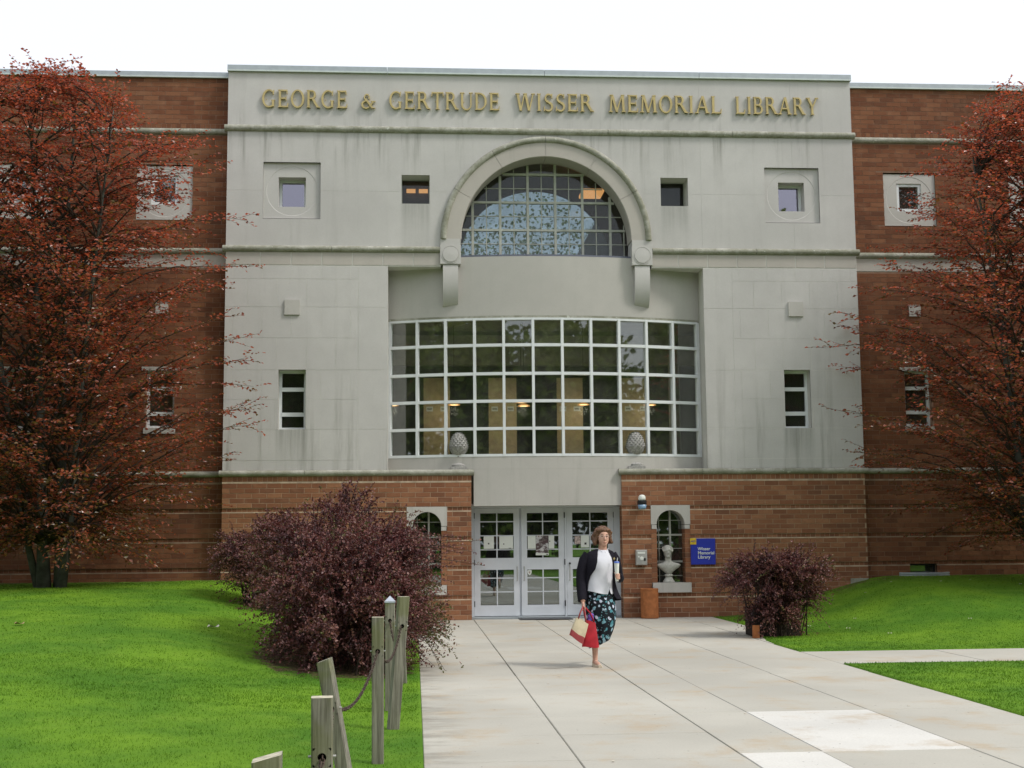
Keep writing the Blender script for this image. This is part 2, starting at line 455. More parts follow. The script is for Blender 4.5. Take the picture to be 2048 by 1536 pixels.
def grass_mat(name, blades=False):
    g = N(name); P = g.pos()
    n1 = g.noise(P, 0.55, 4); n2 = g.noise(P, 3.0, 5, 0.65); n3 = g.noise(P, 24, 4, 0.7)
    c = g.mix(g.rng(n1, 0.32, 0.68), (0.060, 0.158, 0.011), (0.140, 0.265, 0.015))
    c = g.mix(g.mth('MULTIPLY', g.rng(n2, 0.50, 0.75), 0.35), c, (0.190, 0.300, 0.035))
    c = g.mix(g.mth('MULTIPLY', g.rng(n2, 0.50, 0.28), 0.2), c, (0.045, 0.130, 0.008))
    if blades:
        a = g.n('ShaderNodeAttribute', attribute_name='rnd').outputs['Fac']
        c = g.mix(g.mth('MULTIPLY', a, 0.5), c, (0.150, 0.32, 0.020))
        b = g.bsdf(c, 0.55, None, 0.25)
        t = g.n('ShaderNodeBsdfTranslucent'); g.set(t.inputs[0], c)
        m = g.n('ShaderNodeMixShader'); m.inputs[0].default_value = 0.3
        g.t.links.new(b, m.inputs[1]); g.t.links.new(t.outputs[0], m.inputs[2])
        return g.done(m.outputs[0])
    c = g.mix(g.mth('MULTIPLY', g.rng(n3, 0.35, 0.7), 0.22), c, (0.060, 0.140, 0.010))
    # bare brown soil along the foot of the building
    y = g.xyz(P)[1]
    soil = g.mth('MULTIPLY', g.rng(y, 24.3, 25.4), g.rng(g.noise(P, 1.6, 4), 0.40, 0.62))
    c = g.mix(g.mth('MULTIPLY', soil, 0.75), c, (0.085, 0.060, 0.028))
    xy = g.xyz(P)                                   # mulch and dead leaves under the big shrub
    ex = g.mth('POWER', g.mth('DIVIDE', g.mth('ADD', xy[0], 0.95), 1.0), 2.0); ey = g.mth('POWER', g.mth('DIVIDE', g.mth('SUBTRACT', xy[1], 16.7), 2.3), 2.0)
    md = g.mth('ADD', g.mth('ADD', ex, ey), g.rng(g.noise(P, 5, 4), 0.3, 0.7, -0.35, 0.35))
    c = g.mix(g.rng(md, 0.7, 1.1, 0.92, 0.0), c, g.mix(g.rng(n3, 0.45, 0.65), (0.050, 0.034, 0.020), (0.16, 0.10, 0.06)))
    return g.done(g.bsdf(c, 0.9, g.bump(n3, 0.6, 0.03), 0.15))
lawn = fast_mesh('lawn', np.stack([GX, GY, GZ], -1).reshape(-1, 3), F4, grass_mat('lawn'), smooth=True)
tag(lawn, kind='structure')

def blades(n, x0, x1, y0, y1, hmin, hmax, wmul):
    X = RNG.uniform(x0, x1, n); t = RNG.random(n)
    Y = y0 + (y1 - y0) * t ** 1.25
    k = ~paved(X, Y) & ((((X + 0.95) / 1.0) ** 2 + ((Y - 16.7) / 2.3) ** 2) > 0.85)
    X, Y = X[k], Y[k]
    # keep to what lies in front of the lens, with margin
    k = np.abs(X - 0.07 * Y) < 0.47 * Y + 2.5
    X, Y = X[k], Y[k]; n = len(X)
    Z = lawn_h(X, Y) - 0.008
    h = RNG.uniform(hmin, hmax, n); a = RNG.uniform(0, 2 * np.pi, n); w = wmul * RNG.uniform(0.6, 1.2, n) * (0.5 + Y / 14)
    lx, ly = RNG.normal(0, 0.4, n) * h, RNG.normal(0, 0.4, n) * h
    V = np.empty((n, 3, 3))
    V[:, 0] = np.stack([X - w * np.cos(a), Y - w * np.sin(a), Z], -1)
    V[:, 1] = np.stack([X + w * np.cos(a), Y + w * np.sin(a), Z], -1)
    V[:, 2] = np.stack([X + lx, Y + ly, Z + h], -1)
    return V.reshape(-1, 3)
gv = np.concatenate([blades(190000, -7.5, 0.04, 3.0, 14.5, 0.013, 0.029, 0.0032), blades(90000, -9.5, 0.04, 12, 25.2, 0.013, 0.028, 0.0046),
                     blades(60000, 5.0, 9.5, 9.5, 15.9, 0.014, 0.031, 0.0042), blades(70000, 5.0, 14.0, 17.6, 25.6, 0.013, 0.027, 0.0046)])
grass = fast_mesh('grass', gv, np.arange(len(gv)).reshape(-1, 3), grass_mat('grass blades', True), attr=RNG.random(len(gv) // 3))
tag(grass, 'short bright green lawn grass on both sides of the walk', 'grass', kind='stuff')

# paving: every slab its own piece of the walk
walk = empty('walkway', (2.5, 12, 0), kind='structure')
def slab_obj(poly, m, parent, top=0.0):
    b = MB(); k = len(poly)
    cx = sum(p[0] for p in poly) / k; cy = sum(p[1] for p in poly) / k
    def ins(p, d):
        v = Vector((cx - p[0], cy - p[1])); L = max(v.length, 1e-6)
        return (p[0] + v.x / L * d * 1.4, p[1] + v.y / L * d * 1.4)
    lo = [(p[0], p[1], -0.1) for p in poly]; mid = [(p[0], p[1], top - 0.006) for p in poly]
    hi = [(*ins(p, 0.006), top) for p in poly]
    b.grid([lo, mid, hi], close=True)
    b.face(hi)
    return b.build('slab', m, parent)
cols = [(WX0, 1.12), (1.12, 2.27), (2.27, 2.86), (2.86, 3.94), (3.94, WX1)]
rowsL = [-6, -3, 0.0, 1.9, 3.9, 5.8, 7.6, 9.35, 10.55, 11.65, 13.3, 15.09, 16.7, 18.37, 19.89, 20.6, 22.6, 24.3, D + 0.06]
rowsR = [-6, -3, 0.0, 2.6, 5.0, 7.35, 9.52, 11.72, 13.3, 14.95, 16.7, 18.37, 20.6, 22.6, 24.3, D + 0.06]
for ci, (xa, xb) in enumerate(cols):
    R_ = rowsL if ci < 2 else rowsR
    for a_, b_ in zip(R_[:-1], R_[1:]):
        g_ = 0.0038
        new = (ci == 3 and a_ == 9.52) or (ci == 2 and a_ == 7.35)
        o = slab_obj([(xa + g_, a_ + g_), (xb - g_, a_ + g_), (xb - g_, b_ - g_), (xa + g_, b_ - g_)], MAT['slab_new' if new else 'slab'], walk, RNG.uniform(-0.002, 0.003))
        if new: o['label'] = 'pale newly cast concrete slab'
# the widening beside the doors, the step to the left and the side path
fl = [18.85, 19.6, 20.35, 21.1, 21.85, 22.6, 23.4, 24.4, D + 0.06]
slab_obj([(WX1 + 0.005, y) for y in (fl[-1], fl[0])] + [(float(flare_x(y)), y) for y in fl[1:]], MAT['slab'], walk)
for a_, b_ in zip(rowsL[15:-1], rowsL[16:]):
    slab_obj([(-0.88, a_ + 0.005), (WX0 - 0.005, a_ + 0.005), (WX0 - 0.005, b_ - 0.005), (-0.88, b_ - 0.005)], MAT['slab'], walk)
side = empty('side_path', (9, 16.8, 0), kind='structure')
sx = WX1 + 0.005
while sx < 40:
    slab_obj([(sx, PY0), (sx + 1.79, PY0), (sx + 1.79, PY1), (sx, PY1)], MAT['slab'], side, RNG.uniform(-0.002, 0.003)); sx += 1.8
jb = MB(); jb.box(-0.87, 5.6, D - 7, D + 0.7, -0.09, -0.03); jb.box(WX0, WX1, -6, D - 7, -0.09, -0.03)
tag(jb.build('joint_sand', simple('dark joint sand', (0.21, 0.195, 0.165), 0.95)), kind='structure')
# ================================================================== the library
LIB = empty('library_building', (XC, D, 0), 'brick and pale limestone library with a bowed window wall and a round-arched upper window', 'building')
X0, X1 = -3.60, 8.74                 # pavilion edges
ZL = 2.775                           # height of the ledge roll
PX0, PX1 = 1.085, 3.965              # inner edges of the two brick piers
WX_L, WX_R = -16.0, 21.0             # wings run out of frame
REC = (XC - 3.075, XC + 3.075)       # recessed bay
def P_(o):
    return o

# --- openings (x0,x1,z0,z1)
SQ = [XC - 4.93, XC + 4.91]; SQZ = 8.235
TALL = [XC - 4.89, XC + 4.89]; TZ = (3.605, 4.745)
DARK = [XC - 2.545, XC + 2.545]; DZ = (7.995, 8.565)
NICHE = [0.24, 4.90]; NZ = (0.655, 2.13)
WSQ = [XC - 10.04, XC - 7.40, XC + 7.40, XC + 10.0]
WTALL = [XC - 10.04, XC - 7.40, XC + 7.40, XC + 10.0]; WTZ = (3.66, 4.76)
niche_holes = [(x - 0.38, x + 0.38, 0.47, 2.13) for x in NICHE]
sq_holes = [(x - 0.55, x + 0.55, SQZ - 0.56, SQZ + 0.56) for x in SQ]
tall_holes = [(x - 0.258, x + 0.258, *TZ) for x in TALL]
dark_holes = [(x - 0.272, x + 0.272, *DZ) for x in DARK]
wsq_holes = [(x - 0.535, x + 0.535, SQZ - 0.55, SQZ + 0.56) for x in WSQ]
wtall_holes = [(x - 0.268, x + 0.268, *WTZ) for x in WTALL] + [(x - 0.36, x + 0.36, 4.76, 4.835) for x in WTALL] + [(x - 0.30, x + 0.30, 3.55, 3.66) for x in WTALL]
wplate_holes = [(x - 0.12, x + 0.12, 5.85, 6.085) for x in WTALL]
vent_hole = [(9.66, 10.20, 0.68, 0.96)]

# ------------------------------------------------------------------ backing walls (carry the joints and the reveals)
def backing(name, rects, holes, y0, y1, m):
    b = MB()
    grooves = [(-99, 99, 2.032 - 0.5535 * k + 0.016, 2.032 - 0.5535 * k + 0.088) for k in range(4)]   # recessed header courses
    for r in rects:
        for a in rect_minus(r, holes + grooves):
            b.box(a[0], a[1], y0, y1, a[2], a[3])
        for g_ in grooves:
            q = (r[0], r[1], max(r[2], g_[2]), min(r[3], g_[3]))
            if q[3] > q[2]:
                for a in rect_minus(q, holes): b.box(a[0], a[1], y0 + 0.022, y1 - 0.001, a[2], a[3])
    return b.build(name, m, LIB)
bw_l = backing('brick_wall', [(X0 + 0.004, PX0 - 0.004, -0.3, 2.72)], niche_holes, D + 0.005, D + 0.34, MAT['mortar'])
bw_r = backing('brick_wall', [(PX1 + 0.004, X1 - 0.004, -0.3, 2.72)], niche_holes, D + 0.005, D + 0.34, MAT['mortar'])
ww_l = backing('brick_wall', [(WX_L, X0 + 0.02, -0.3, 6.755), (WX_L, X0 + 0.02, 7.03, 10.54)], wsq_holes + wtall_holes + wplate_holes, W + 0.005, W + 0.34, MAT['mortar_wing'])
ww_r = backing('brick_wall', [(X1 - 0.02, WX_R, -0.3, 6.755), (X1 - 0.02, WX_R, 7.03, 10.54)], wsq_holes + wtall_holes + wplate_holes + vent_hole, W + 0.005, W + 0.34, MAT['mortar_wing'])
RA = 1.95; ZA = 7.29
b = MB()
lower = [(X0 + 0.003, REC[0] - 0.003, 2.72, 6.755), (REC[1] + 0.003, X1 - 0.003, 2.72, 6.755), (X0 + 0.003, XC - 2.06, 6.755, 7.03), (XC + 2.06, X1 - 0.003, 6.755, 7.03),
         (X0 + 0.003, XC - RA, 7.03, 9.40), (XC + RA, X1 - 0.003, 7.03, 9.40), (X0 + 0.003, X1 - 0.003, 9.40, 10.58)]
sq_in = [(x - 0.262, x + 0.262, SQZ - 0.31, SQZ + 0.27) for x in SQ]
for r in lower:
    for a in rect_minus(r, sq_holes + tall_holes + dark_holes):
        b.box(a[0], a[1], D + 0.0035, D + 0.40, a[2], a[3])
K = 40
for i in range(K):                      # spandrels over the arch
    xa, xb = XC - RA + 2 * RA * i / K, XC - RA + 2 * RA * (i + 1) / K
    h = ZA + math.sqrt(max(0, RA * RA - min(abs(xa - XC), abs(xb - XC)) ** 2))
    b.box(xa, xb, D + 0.0035, D + 0.40, min(h, 9.39), 9.40)
SW = b.build('stone_wall', MAT['mortar_light'], LIB)

# ------------------------------------------------------------------ limestone panels
PANEL_Y = (D, D + 0.03)
def panel(r, holes=(), gap=0.005, m='stone', y=PANEL_Y):
    x0, x1, z0, z1 = r[0] + gap, r[1] - gap, r[2] + gap, r[3] - gap
    if x1 - x0 < 0.03 or z1 - z0 < 0.03: return
    rs = rect_minus((x0, x1, z0, z1), holes)
    if not rs: return
    b = MB()
    dz = random.uniform(0, 0.0012)
    for a in rs: b.box(a[0], a[1], y[0] + dz, y[1], a[2], a[3], skip='b')
    return b.build('panel', MAT[m], SW)
rowz = [2.83, 3.015, 3.602, 4.173, 4.738, 5.354, 5.953, 6.498, 6.755]
for side in (-1, 1):
    edge = 3.075; pil = 3.645; outer = 6.165 if side > 0 else 6.175
    for ri in range(8):
        off = 4.91 if ri % 2 else 4.63
        cuts = [edge, pil] + [c for c in np.arange(off - 1.12, outer - 0.05, 0.56) if c > pil + 0.06] + [outer]
        if ri in (0, 2, 4, 6) and ri:      # the corner pilaster stones are two rows high
            pass
        for a_, b_ in zip(cuts[:-1], cuts[1:]):
            z0, z1 = rowz[ri], rowz[ri + 1]
            if a_ == edge:
                if ri % 2 == 0 and ri < 7:
                    z1 = rowz[min(ri + 2, 8)]
                elif ri % 2 == 1: continue
            r = (XC + side * a_, XC + side * b_) if side > 0 else (XC - b_, XC - a_)
            panel((r[0], r[1], z0, z1), tall_holes, 0.004)
    # frieze stones between the string course and the bay
    fr = [2.07] + list(np.arange(2.07 + 0.52, outer - 0.2, 0.585)) + [outer]
    for k_, (a_, b_) in enumerate(zip(fr[:-1], fr[1:])):
        r = (XC + a_, XC + b_) if side > 0 else (XC - b_, XC - a_)
        panel((r[0], r[1], 6.765, 7.03), (), 0.011, 'arch', (D - 0.004, D + 0.03))
    # big panels of the upper field
    for (a_, b_) in ((1.95, 3.08), (3.08, 4.93), (4.93, outer)):
        for z0, z1 in ((7.15, SQZ), (SQZ, 9.40)):
            r = (XC + a_, XC + b_) if side > 0 else (XC - b_, XC - a_)
            panel((r[0], r[1], z0, z1), sq_holes + dark_holes, 0.0018)
    # spandrel panels beside the arch
    b = MB(); n = 26
    for i in range(n):
        ua, ub = RA * i / n, RA * (i + 1) / n
        ha, hb = ZA + math.sqrt(max(0, RA * RA - ua * ua)), ZA + math.sqrt(max(0, RA * RA - ub * ub))
        ha, hb = min(ha, 9.39), min(hb, 9.39)
        A_, B_ = XC + side * ua, XC + side * ub
        q = [(A_, D, ha), (B_, D, hb), (B_, D, 9.397), (A_, D, 9.397)]
        b.face(q if side > 0 else q[::-1])
    b.build('panel', MAT['stone'], SW)
    for a_, b_ in ((0, 1.5), (1.5, 3.08), (3.08, 4.93), (4.93, outer)):
        r = (XC + a_, XC + b_) if side > 0 else (XC - b_, XC - a_)
        panel((r[0], r[1], 9.53, 10.59), (), 0.002)
# small square plates under the frieze
for x in (TALL[0] - 0.01, TALL[1] + 0.01):
    b = MB(); b.box(x - 0.145, x + 0.145, D - 0.035, D + 0.01, 5.80, 6.09)
    b.build('stone_plate', MAT['stone_plain'], LIB)
for x in WTALL:
    b = MB(); b.box(x - 0.118, x + 0.118, W - 0.02, W + 0.1, 5.852, 6.083)
    b.build('stone_plate', MAT['stone_plain'], LIB)

# ------------------------------------------------------------------ string courses and ledges (half-round stones with joints)
def roll(name, x0, x1, y, zc, r, m, seg=2.4, flat=1.0, back=0.05, ends=True):
    b = MB(); n = max(1, int(round((x1 - x0) / seg))); L = (x1 - x0) / n
    for i in range(n):
        xa, xb = x0 + i * L + 0.004, x0 + (i + 1) * L - 0.004
        pr = [(y + back, zc + r)] + [(y - r * 1.05 * math.sin(t), zc + r * math.cos(t) * flat) for t in np.linspace(0.25, math.pi - 0.25, 8)] + [(y + back, zc - r)]
        rows = [[(x, py, pz) for py, pz in pr] for x in (xa, xb)]
        b.grid([rows[1], rows[0]], close=False)
        b.face([p for p in rows[0]][::-1]); b.face(rows[1])
    return b.build(name, MAT[m], LIB, smooth=True, angle=50)
roll('string_course', X0 - 0.06, X1 + 0.06, D, 9.465, 0.065, 'moss')
roll('string_course', X0 - 0.06, XC - 2.075, D, 7.088, 0.062, 'moss')
roll('string_course', XC + 2.075, X1 + 0.06, D, 7.088, 0.062, 'moss')
for xa, xb in ((WX_L, X0 - 0.002), (X1 + 0.002, WX_R)):
    roll('string_course', xa, xb, W, 9.455, 0.06, 'moss')
    roll('string_course', xa, xb, W, 7.080, 0.06, 'moss')
    roll('ledge', xa, xb, W, ZL, 0.055, 'moss2', 1.6)
    b = MB(); x = xa
    while x < xb - 0.01:
        x2 = min(x + 0.9, xb)
        b.box(x + 0.006, x2 - 0.006, W - 0.003, W + 0.2, 6.765, 7.02); x = x2
    b.build('frieze', MAT['arch'], LIB)
    bk = MB(); bk.box(xa, xb, W + 0.01, W + 0.34, 6.755, 7.03); bk.build('frieze_bed', MAT['mortar_light'], LIB)
roll('ledge', X0 - 0.06, PX0 + 0.055, D, ZL, 0.056, 'moss2', 1.6)
roll('ledge', PX1 - 0.055, X1 + 0.06, D, ZL, 0.056, 'moss2', 1.6)
for xa, xb in ((X0, PX0), (PX1, X1)):      # top of the ledge, on which the finials stand
    b = MB(); b.box(xa, xb, D + 0.045, D + 0.62, 2.722, 2.829); b.build('ledge_top', MAT['moss2'], LIB)
b = MB()
for xs_ in (REC[0], REC[1]):
    pass
# metal copings
def coping(x0, x1, y, z0, z1):
    b = MB(); n = max(1, int(round((x1 - x0) / 3.1))); L = (x1 - x0) / n
    for i in range(n):
        xa, xb = x0 + i * L + 0.004, x0 + (i + 1) * L - 0.004
        b.box(xa, xb, y - 0.045, y + 0.5, z0 + 0.028, z1)
        b.box(xa, xb, y - 0.052, y + 0.1, z0, z0 + 0.0275, m=1)
    return b.build('coping', [MAT['coping'], MAT['coping_lip']], LIB)
coping(X0 - 0.02, X1 + 0.02, D, 10.592, 10.715)
coping(WX_L, X0 - 0.025, W, 10.532, 10.645); coping(X1 + 0.025, WX_R, W, 10.532, 10.645)
b = MB()      # flat roof round the open light court behind the arch
b.box(WX_L, XC - 2.6, W + 0.345, W + 16, 10.2, 10.5); b.box(XC + 2.6, WX_R, W + 0.345, W + 16, 10.2, 10.5); b.box(XC - 2.6, XC + 2.6, W + 0.345, D + 2.6, 10.2, 10.5); b.build('roof', MAT['dark'], LIB)
b = MB()
b.box(WX_L, WX_L + 0.3, W + 0.35, W + 16, -0.3, 10.2); b.box(WX_R - 0.3, WX_R, W + 0.35, W + 16, -0.3, 10.2); b.box(WX_L + 0.3, XC - 2.6, W + 15.7, W + 16, -0.3, 10.2); b.box(XC + 2.6, WX_R - 0.3, W + 15.7, W + 16, -0.3, 10.2); b.box(XC - 2.6, XC + 2.6, W + 15.7, W + 16, -0.3, 6.5)
b.build('rear_wall', MAT['mortar'], LIB)
# pavilion flanks
b = MB()
for xs_, s_ in ((X0, -1), (X1, 1)):
    b.box(xs_ - 0.0 if s_ > 0 else xs_, xs_ + 0.003, D + 0.031, W + 0.1, 2.73, 10.58)
b.build('flank', MAT['stone'], LIB)

# ------------------------------------------------------------------ bricks
CH = 0.0927; BL = 0.279
def band_rows():
    """courses of the base: (z0, z1, kind)"""
    out = [(2.615, 2.715, 'soldier'), (2.5855, 2.615, 'line')]
    for k in range(4):
        zb = 2.032 - 0.5535 * k
        for j in range(5):
            out.append((zb + 0.09 + j * CH, zb + 0.09 + (j + 1) * CH, 'c'))
        out.append((zb + 0.018, zb + 0.09, 'recess')); out.append((zb, zb + 0.018, 'line'))
    zb = 2.032 - 0.5535 * 3
    for j in range(6):
        out.append((zb - (j + 1) * CH, zb - j * CH, 'c'))
    return out
bricks = []                # (x0,x1,z0,z1,y,rnd,ydepth)
lines = []
def lay(x0, x1, z0, z1, y, holes, row, length=BL, proud=0.0):
    j = 0.0053
    x = x0 - (length / 2 if row % 2 else 0) - 0.0
    while x < x1 - 0.001:
        a, b_ = max(x, x0), min(x + length, x1)
        if b_ - a > 0.035:
            for r in rect_minus((a + j, b_ - j, z0 + j, z1 - j), holes):
                if r[1] - r[0] > 0.03 and r[3] - r[2] > 0.02:
                    bricks.append((*r, y + proud + RNG.uniform(-0.0015, 0.0015), RNG.random()))
        x += length
def base_wall(x0, x1, y, holes, zmin=-0.1):
    for i, (z0, z1, k) in enumerate(band_rows()):
        if z1 < zmin: continue
        if k == 'c': lay(x0, x1, z0, z1, y, holes, i)
        elif k == 'soldier': lay(x0, x1, z0, z1, y, holes, 0, 0.094)
        elif k == 'recess': lay(x0, x1, z0, z1, y, holes, 0, 0.094, 0.0)
        else:
            for r in rect_minus((x0, x1, z0, z1), holes): lines.append((*r, y))
base_wall(X0, PX0, D, niche_holes); base_wall(PX1, X1, D, niche_holes)
PAV = len(bricks)
wh = wsq_holes + wtall_holes + wplate_holes
base_wall(WX_L, X0, W, [], 0.2); base_wall(X1, WX_R, W, vent_hole, 0.2)
for xa, xb in ((WX_L, X0), (X1, WX_R)):
    i = 0; z = 2.832
    while z + CH < 6.76:
        lay(xa, xb, z, min(z + CH, 6.752), W, wh, i); z += CH; i += 1
    lay(xa, xb, 7.150, 7.1505 + CH, W, wh, 0, 0.094)
    z = 7.243
    while z < 9.40:
        lay(xa, xb, z, min(z + CH, 9.392), W, wh, i); z += CH; i += 1
    lay(xa, xb, 9.518, 9.61, W, wh, 0, 0.094)
    z = 9.61
    while z < 10.50:
        lay(xa, xb, z, min(z + CH, 10.53), W, wh, i); z += CH; i += 1
B_ = np.array(bricks)
# recessed header courses sit 22 mm back; the base bands are read off the row height
isrec = (B_[:, 3] - B_[:, 2] < 0.066) & (B_[:, 2] < 2.2) & (B_[:, 1] - B_[:, 0] < 0.1)
B_[isrec, 4] += 0.0225
# the largest ones in view are single pieces: the two piers beside the doors
cx = (B_[:, 0] + B_[:, 1]) / 2; cz = (B_[:, 2] + B_[:, 3]) / 2
cand = (np.arange(len(B_)) < PAV) & (B_[:, 1] - B_[:, 0] > 0.2) & (cz > 0.02) & ~((cx < 0.1) & (cz < 1.7)) & ~((cx > 5.6) & (cx < 7.3) & (cz < 0.9))
order = np.argsort(np.where(cand, cx ** 2 + B_[:, 4] ** 2 + (cz - 1.5) ** 2, 1e9))
single = set(order[:min(300, int(cand.sum()))].tolist())
ub = MB(); ub.box(-0.5, 0.5, 0, 0.05, -0.5, 0.5, skip='b')
# unit brick with softened arrises
ub = MB()
e, ez = 0.012, 0.035
fr = [(-0.5, 0.003, -0.5), (0.5, 0.003, -0.5), (0.5, 0.003, 0.5), (-0.5, 0.003, 0.5)]
fi = [(-0.5 + e, 0, -0.5 + ez), (0.5 - e, 0, -0.5 + ez), (0.5 - e, 0, 0.5 - ez), (-0.5 + e, 0, 0.5 - ez)]
bk_ = [(x, 0.05, z) for x, _, z in fr]
ub.face(fi); ub.grid([bk_, fr, fi], close=True)
brick_me = ub.mesh('brick', MAT['brick'])
for i in sorted(single):
    r = B_[i]
    o = bpy.data.objects.new('brick', brick_me); COL.objects.link(o)
    o.location = ((r[0] + r[1]) / 2, r[4], (r[2] + r[3]) / 2); o.scale = (r[1] - r[0], 1, r[3] - r[2])
    o.parent = bw_l if r[0] < XC else bw_r
    o.matrix_parent_inverse = Matrix.Identity(4)
for m_, sel in (('brick_attr', lambda i: i < PAV), ('brick_wing', lambda i: i >= PAV)):
  rest = B_[[i for i in range(len(B_)) if i not in single and sel(i)]]
  n = len(rest)
  V = np.empty((n, 8, 3))
  for k, (xi, zi) in enumerate(((0, 2), (1, 2), (1, 3), (0, 3))):
      V[:, k, 0] = rest[:, xi]; V[:, k, 2] = rest[:, zi]; V[:, k, 1] = rest[:, 4]
      V[:, k + 4, 0] = rest[:, xi]; V[:, k + 4, 2] = rest[:, zi]; V[:, k + 4, 1] = rest[:, 4] + 0.05
  base = (np.arange(n) * 8)[:, None, None]
  fq = np.array([(0, 1, 2, 3), (4, 5, 1, 0), (1, 5, 6, 2), (3, 2, 6, 7), (4, 0, 3, 7)])
  o = fast_mesh('brick_courses', V.reshape(-1, 3), (base + fq[None]).reshape(-1, 4), MAT[m_], attr=np.repeat(rest[:, 5], 5), parent=LIB)
  o['kind'] = 'stuff'
for m_, y_l in (('mortar_line', D), ('mortar_line_wing', W)):
    b = MB()
    for r in lines:
        if r[4] == y_l: b.box(r[0], r[1], r[4] + 0.001, r[4] + 0.06, r[2], r[3])
    o = b.build('mortar_ledges', MAT[m_], LIB); o['kind'] = 'stuff'
# brick returns of the two piers (towards the doors)
for xq, s_ in ((PX0, 1), (PX1, -1)):
    b = MB()
    for i, (z0, z1, k) in enumerate(band_rows()):
        if z1 < 0 or k == 'line': continue
        b.box(min(xq, xq - s_ * 0.05), max(xq, xq - s_ * 0.05), D + 0.052, D + 0.30, z0 + 0.005, z1 - 0.005, a=RNG.random())
    o = b.build('pier_return', MAT['brick_attr'], LIB, attr=True); o['kind'] = 'stuff'
b = MB(); b.box(8.38, 8.735, D - 0.012, D + 0.2, 0.4, 0.70); b.box(X1, 9.05, W - 0.01, W + 0.2, 0.4, 0.655); b.build('plinth_stone', MAT['moss2'], LIB)

# ------------------------------------------------------------------ windows
def frame_window(x, z0, z1, w, y, fw=0.045, bars=(), parent=LIB, name='window', gm='glass', fm='white', bw_=0.05, deep=0.06):
    """frame with horizontal bars; panes are sub-parts"""
    b = MB()
    b.box(x - w, x - w + fw, y, y + deep, z0, z1); b.box(x + w - fw, x + w, y, y + deep, z0, z1)
    b.box(x - w + fw, x + w - fw, y, y + deep, z0, z0 + fw); b.box(x - w + fw, x + w - fw, y, y + deep, z1 - fw, z1)
    for q in bars: b.box(x - w + fw, x + w - fw, y - 0.012, y + deep, q - bw_ / 2, q + bw_ / 2)
    o = b.build(name, MAT[fm], parent)
    zz = [z0 + fw] + sorted(bars) + [z1 - fw]
    for i in range(len(zz) - 1):
        a_ = zz[i] + (bw_ / 2 if i else 0); c_ = zz[i + 1] - (bw_ / 2 if i < len(zz) - 2 else 0)
        g = MB(); g.box(x - w + fw + 0.001, x + w - fw - 0.001, y + deep * 0.55, y + deep * 0.55 + 0.006, a_ + 0.001, c_ - 0.001)
        g.build('pane', MAT[gm], o)
    return o
def dish_panel(x, zc, half, y, win, m, name='stone_surround', dep=0.055):
    """square stone set back in the wall with a shallow round dish and a square opening"""
    wx0, wx1, wz0, wz1 = win
    b = MB(); n = 48; R = half * 0.90
    yb = y + dep
    sq = []; ci = []; inn = []; op = []
    for k in range(n):
        t = 2 * math.pi * k / n
        c, s_ = math.cos(t), math.sin(t); q = max(abs(c), abs(s_))
        sq.append((x + half * c / q, yb, zc + half * s_ / q)); ci.append((x + R * c, yb, zc + R * s_))
        inn.append((x + R * 0.98 * c, yb + 0.005, zc + R * 0.98 * s_))
        ox = (wx1 - wx0) / 2; oz = (wz1 - wz0) / 2; mx_, mz_ = (wx0 + wx1) / 2, (wz0 + wz1) / 2
        op.append((mx_ + ox * c / q, yb + 0.005, mz_ + oz * s_ / q))
    back = [(p[0], y + 0.36, p[2]) for p in op]
    b.grid([[(p[0], y + 0.02, p[2]) for p in sq], sq, ci, inn, op, back][::-1], close=True)
    for f in range(len(b.f)): b.f[f] = b.f[f][::-1]
    return b.build(name, MAT[m], LIB)
for x in SQ:
    win = (x - 0.262, x + 0.262, SQZ - 0.31, SQZ + 0.275)
    dish_panel(x, SQZ, 0.548, D, win, 'stone')
    frame_window(x, win[2], win[3], 0.262, D + 0.30, 0.05, name='square_window', gm='glass_sky')
for x in WSQ:
    win = (x - 0.255, x + 0.255, SQZ - 0.23, SQZ + 0.34)
    dish_panel(x, SQZ, 0.532, W, win, 'stone_plain', dep=0.03)
    frame_window(x, win[2], win[3], 0.255, W + 0.06, 0.055, name='square_window')
for x in TALL:
    frame_window(x, TZ[0], TZ[1], 0.258, D + 0.22, 0.05, (TZ[0] + 0.30, TZ[1] - 0.36), name='tall_window', bw_=0.075, gm='glass_arch')
for x in DARK:
    frame_window(x, DZ[0], DZ[1], 0.272, D + 0.36, 0.012, (), name='square_window', fm='greyframe', gm='glass_arch')
for x in WTALL:
    frame_window(x, WTZ[0], WTZ[1], 0.268, W + 0.13, 0.05, (WTZ[0] + 0.28, WTZ[1] - 0.34), name='tall_window', bw_=0.07)
    b = MB(); b.box(x - 0.356, x + 0.356, W - 0.012, W + 0.25, 4.762, 4.832); b.build('lintel', MAT['stone_plain'], LIB)
    b = MB(); b.box(x - 0.297, x + 0.297, W - 0.03, W + 0.25, 3.552, 3.658); b.build('sill', MAT['stone_plain'], LIB)
# basement window of the right wing with its steel well
o = frame_window(9.93, 0.68, 0.955, 0.265, W + 0.1, 0.03, name='basement_window', fm='black')
well = MB()
for zq in (0.66, 0.70, 0.74, 0.78):
    well.tube([(9.42 + 0.99 * t, W - 0.06 - 0.34 * math.sin(math.pi * t), zq) for t in np.linspace(0, 1, 15)], 0.019, 5)
well.grid([[(9.42 + 0.99 * t, W - 0.05 - 0.34 * math.sin(math.pi * t), zq) for t in np.linspace(0, 1, 15)] for zq in (0.55, 0.79)])
well.build('window_well', MAT['coping'], LIB)

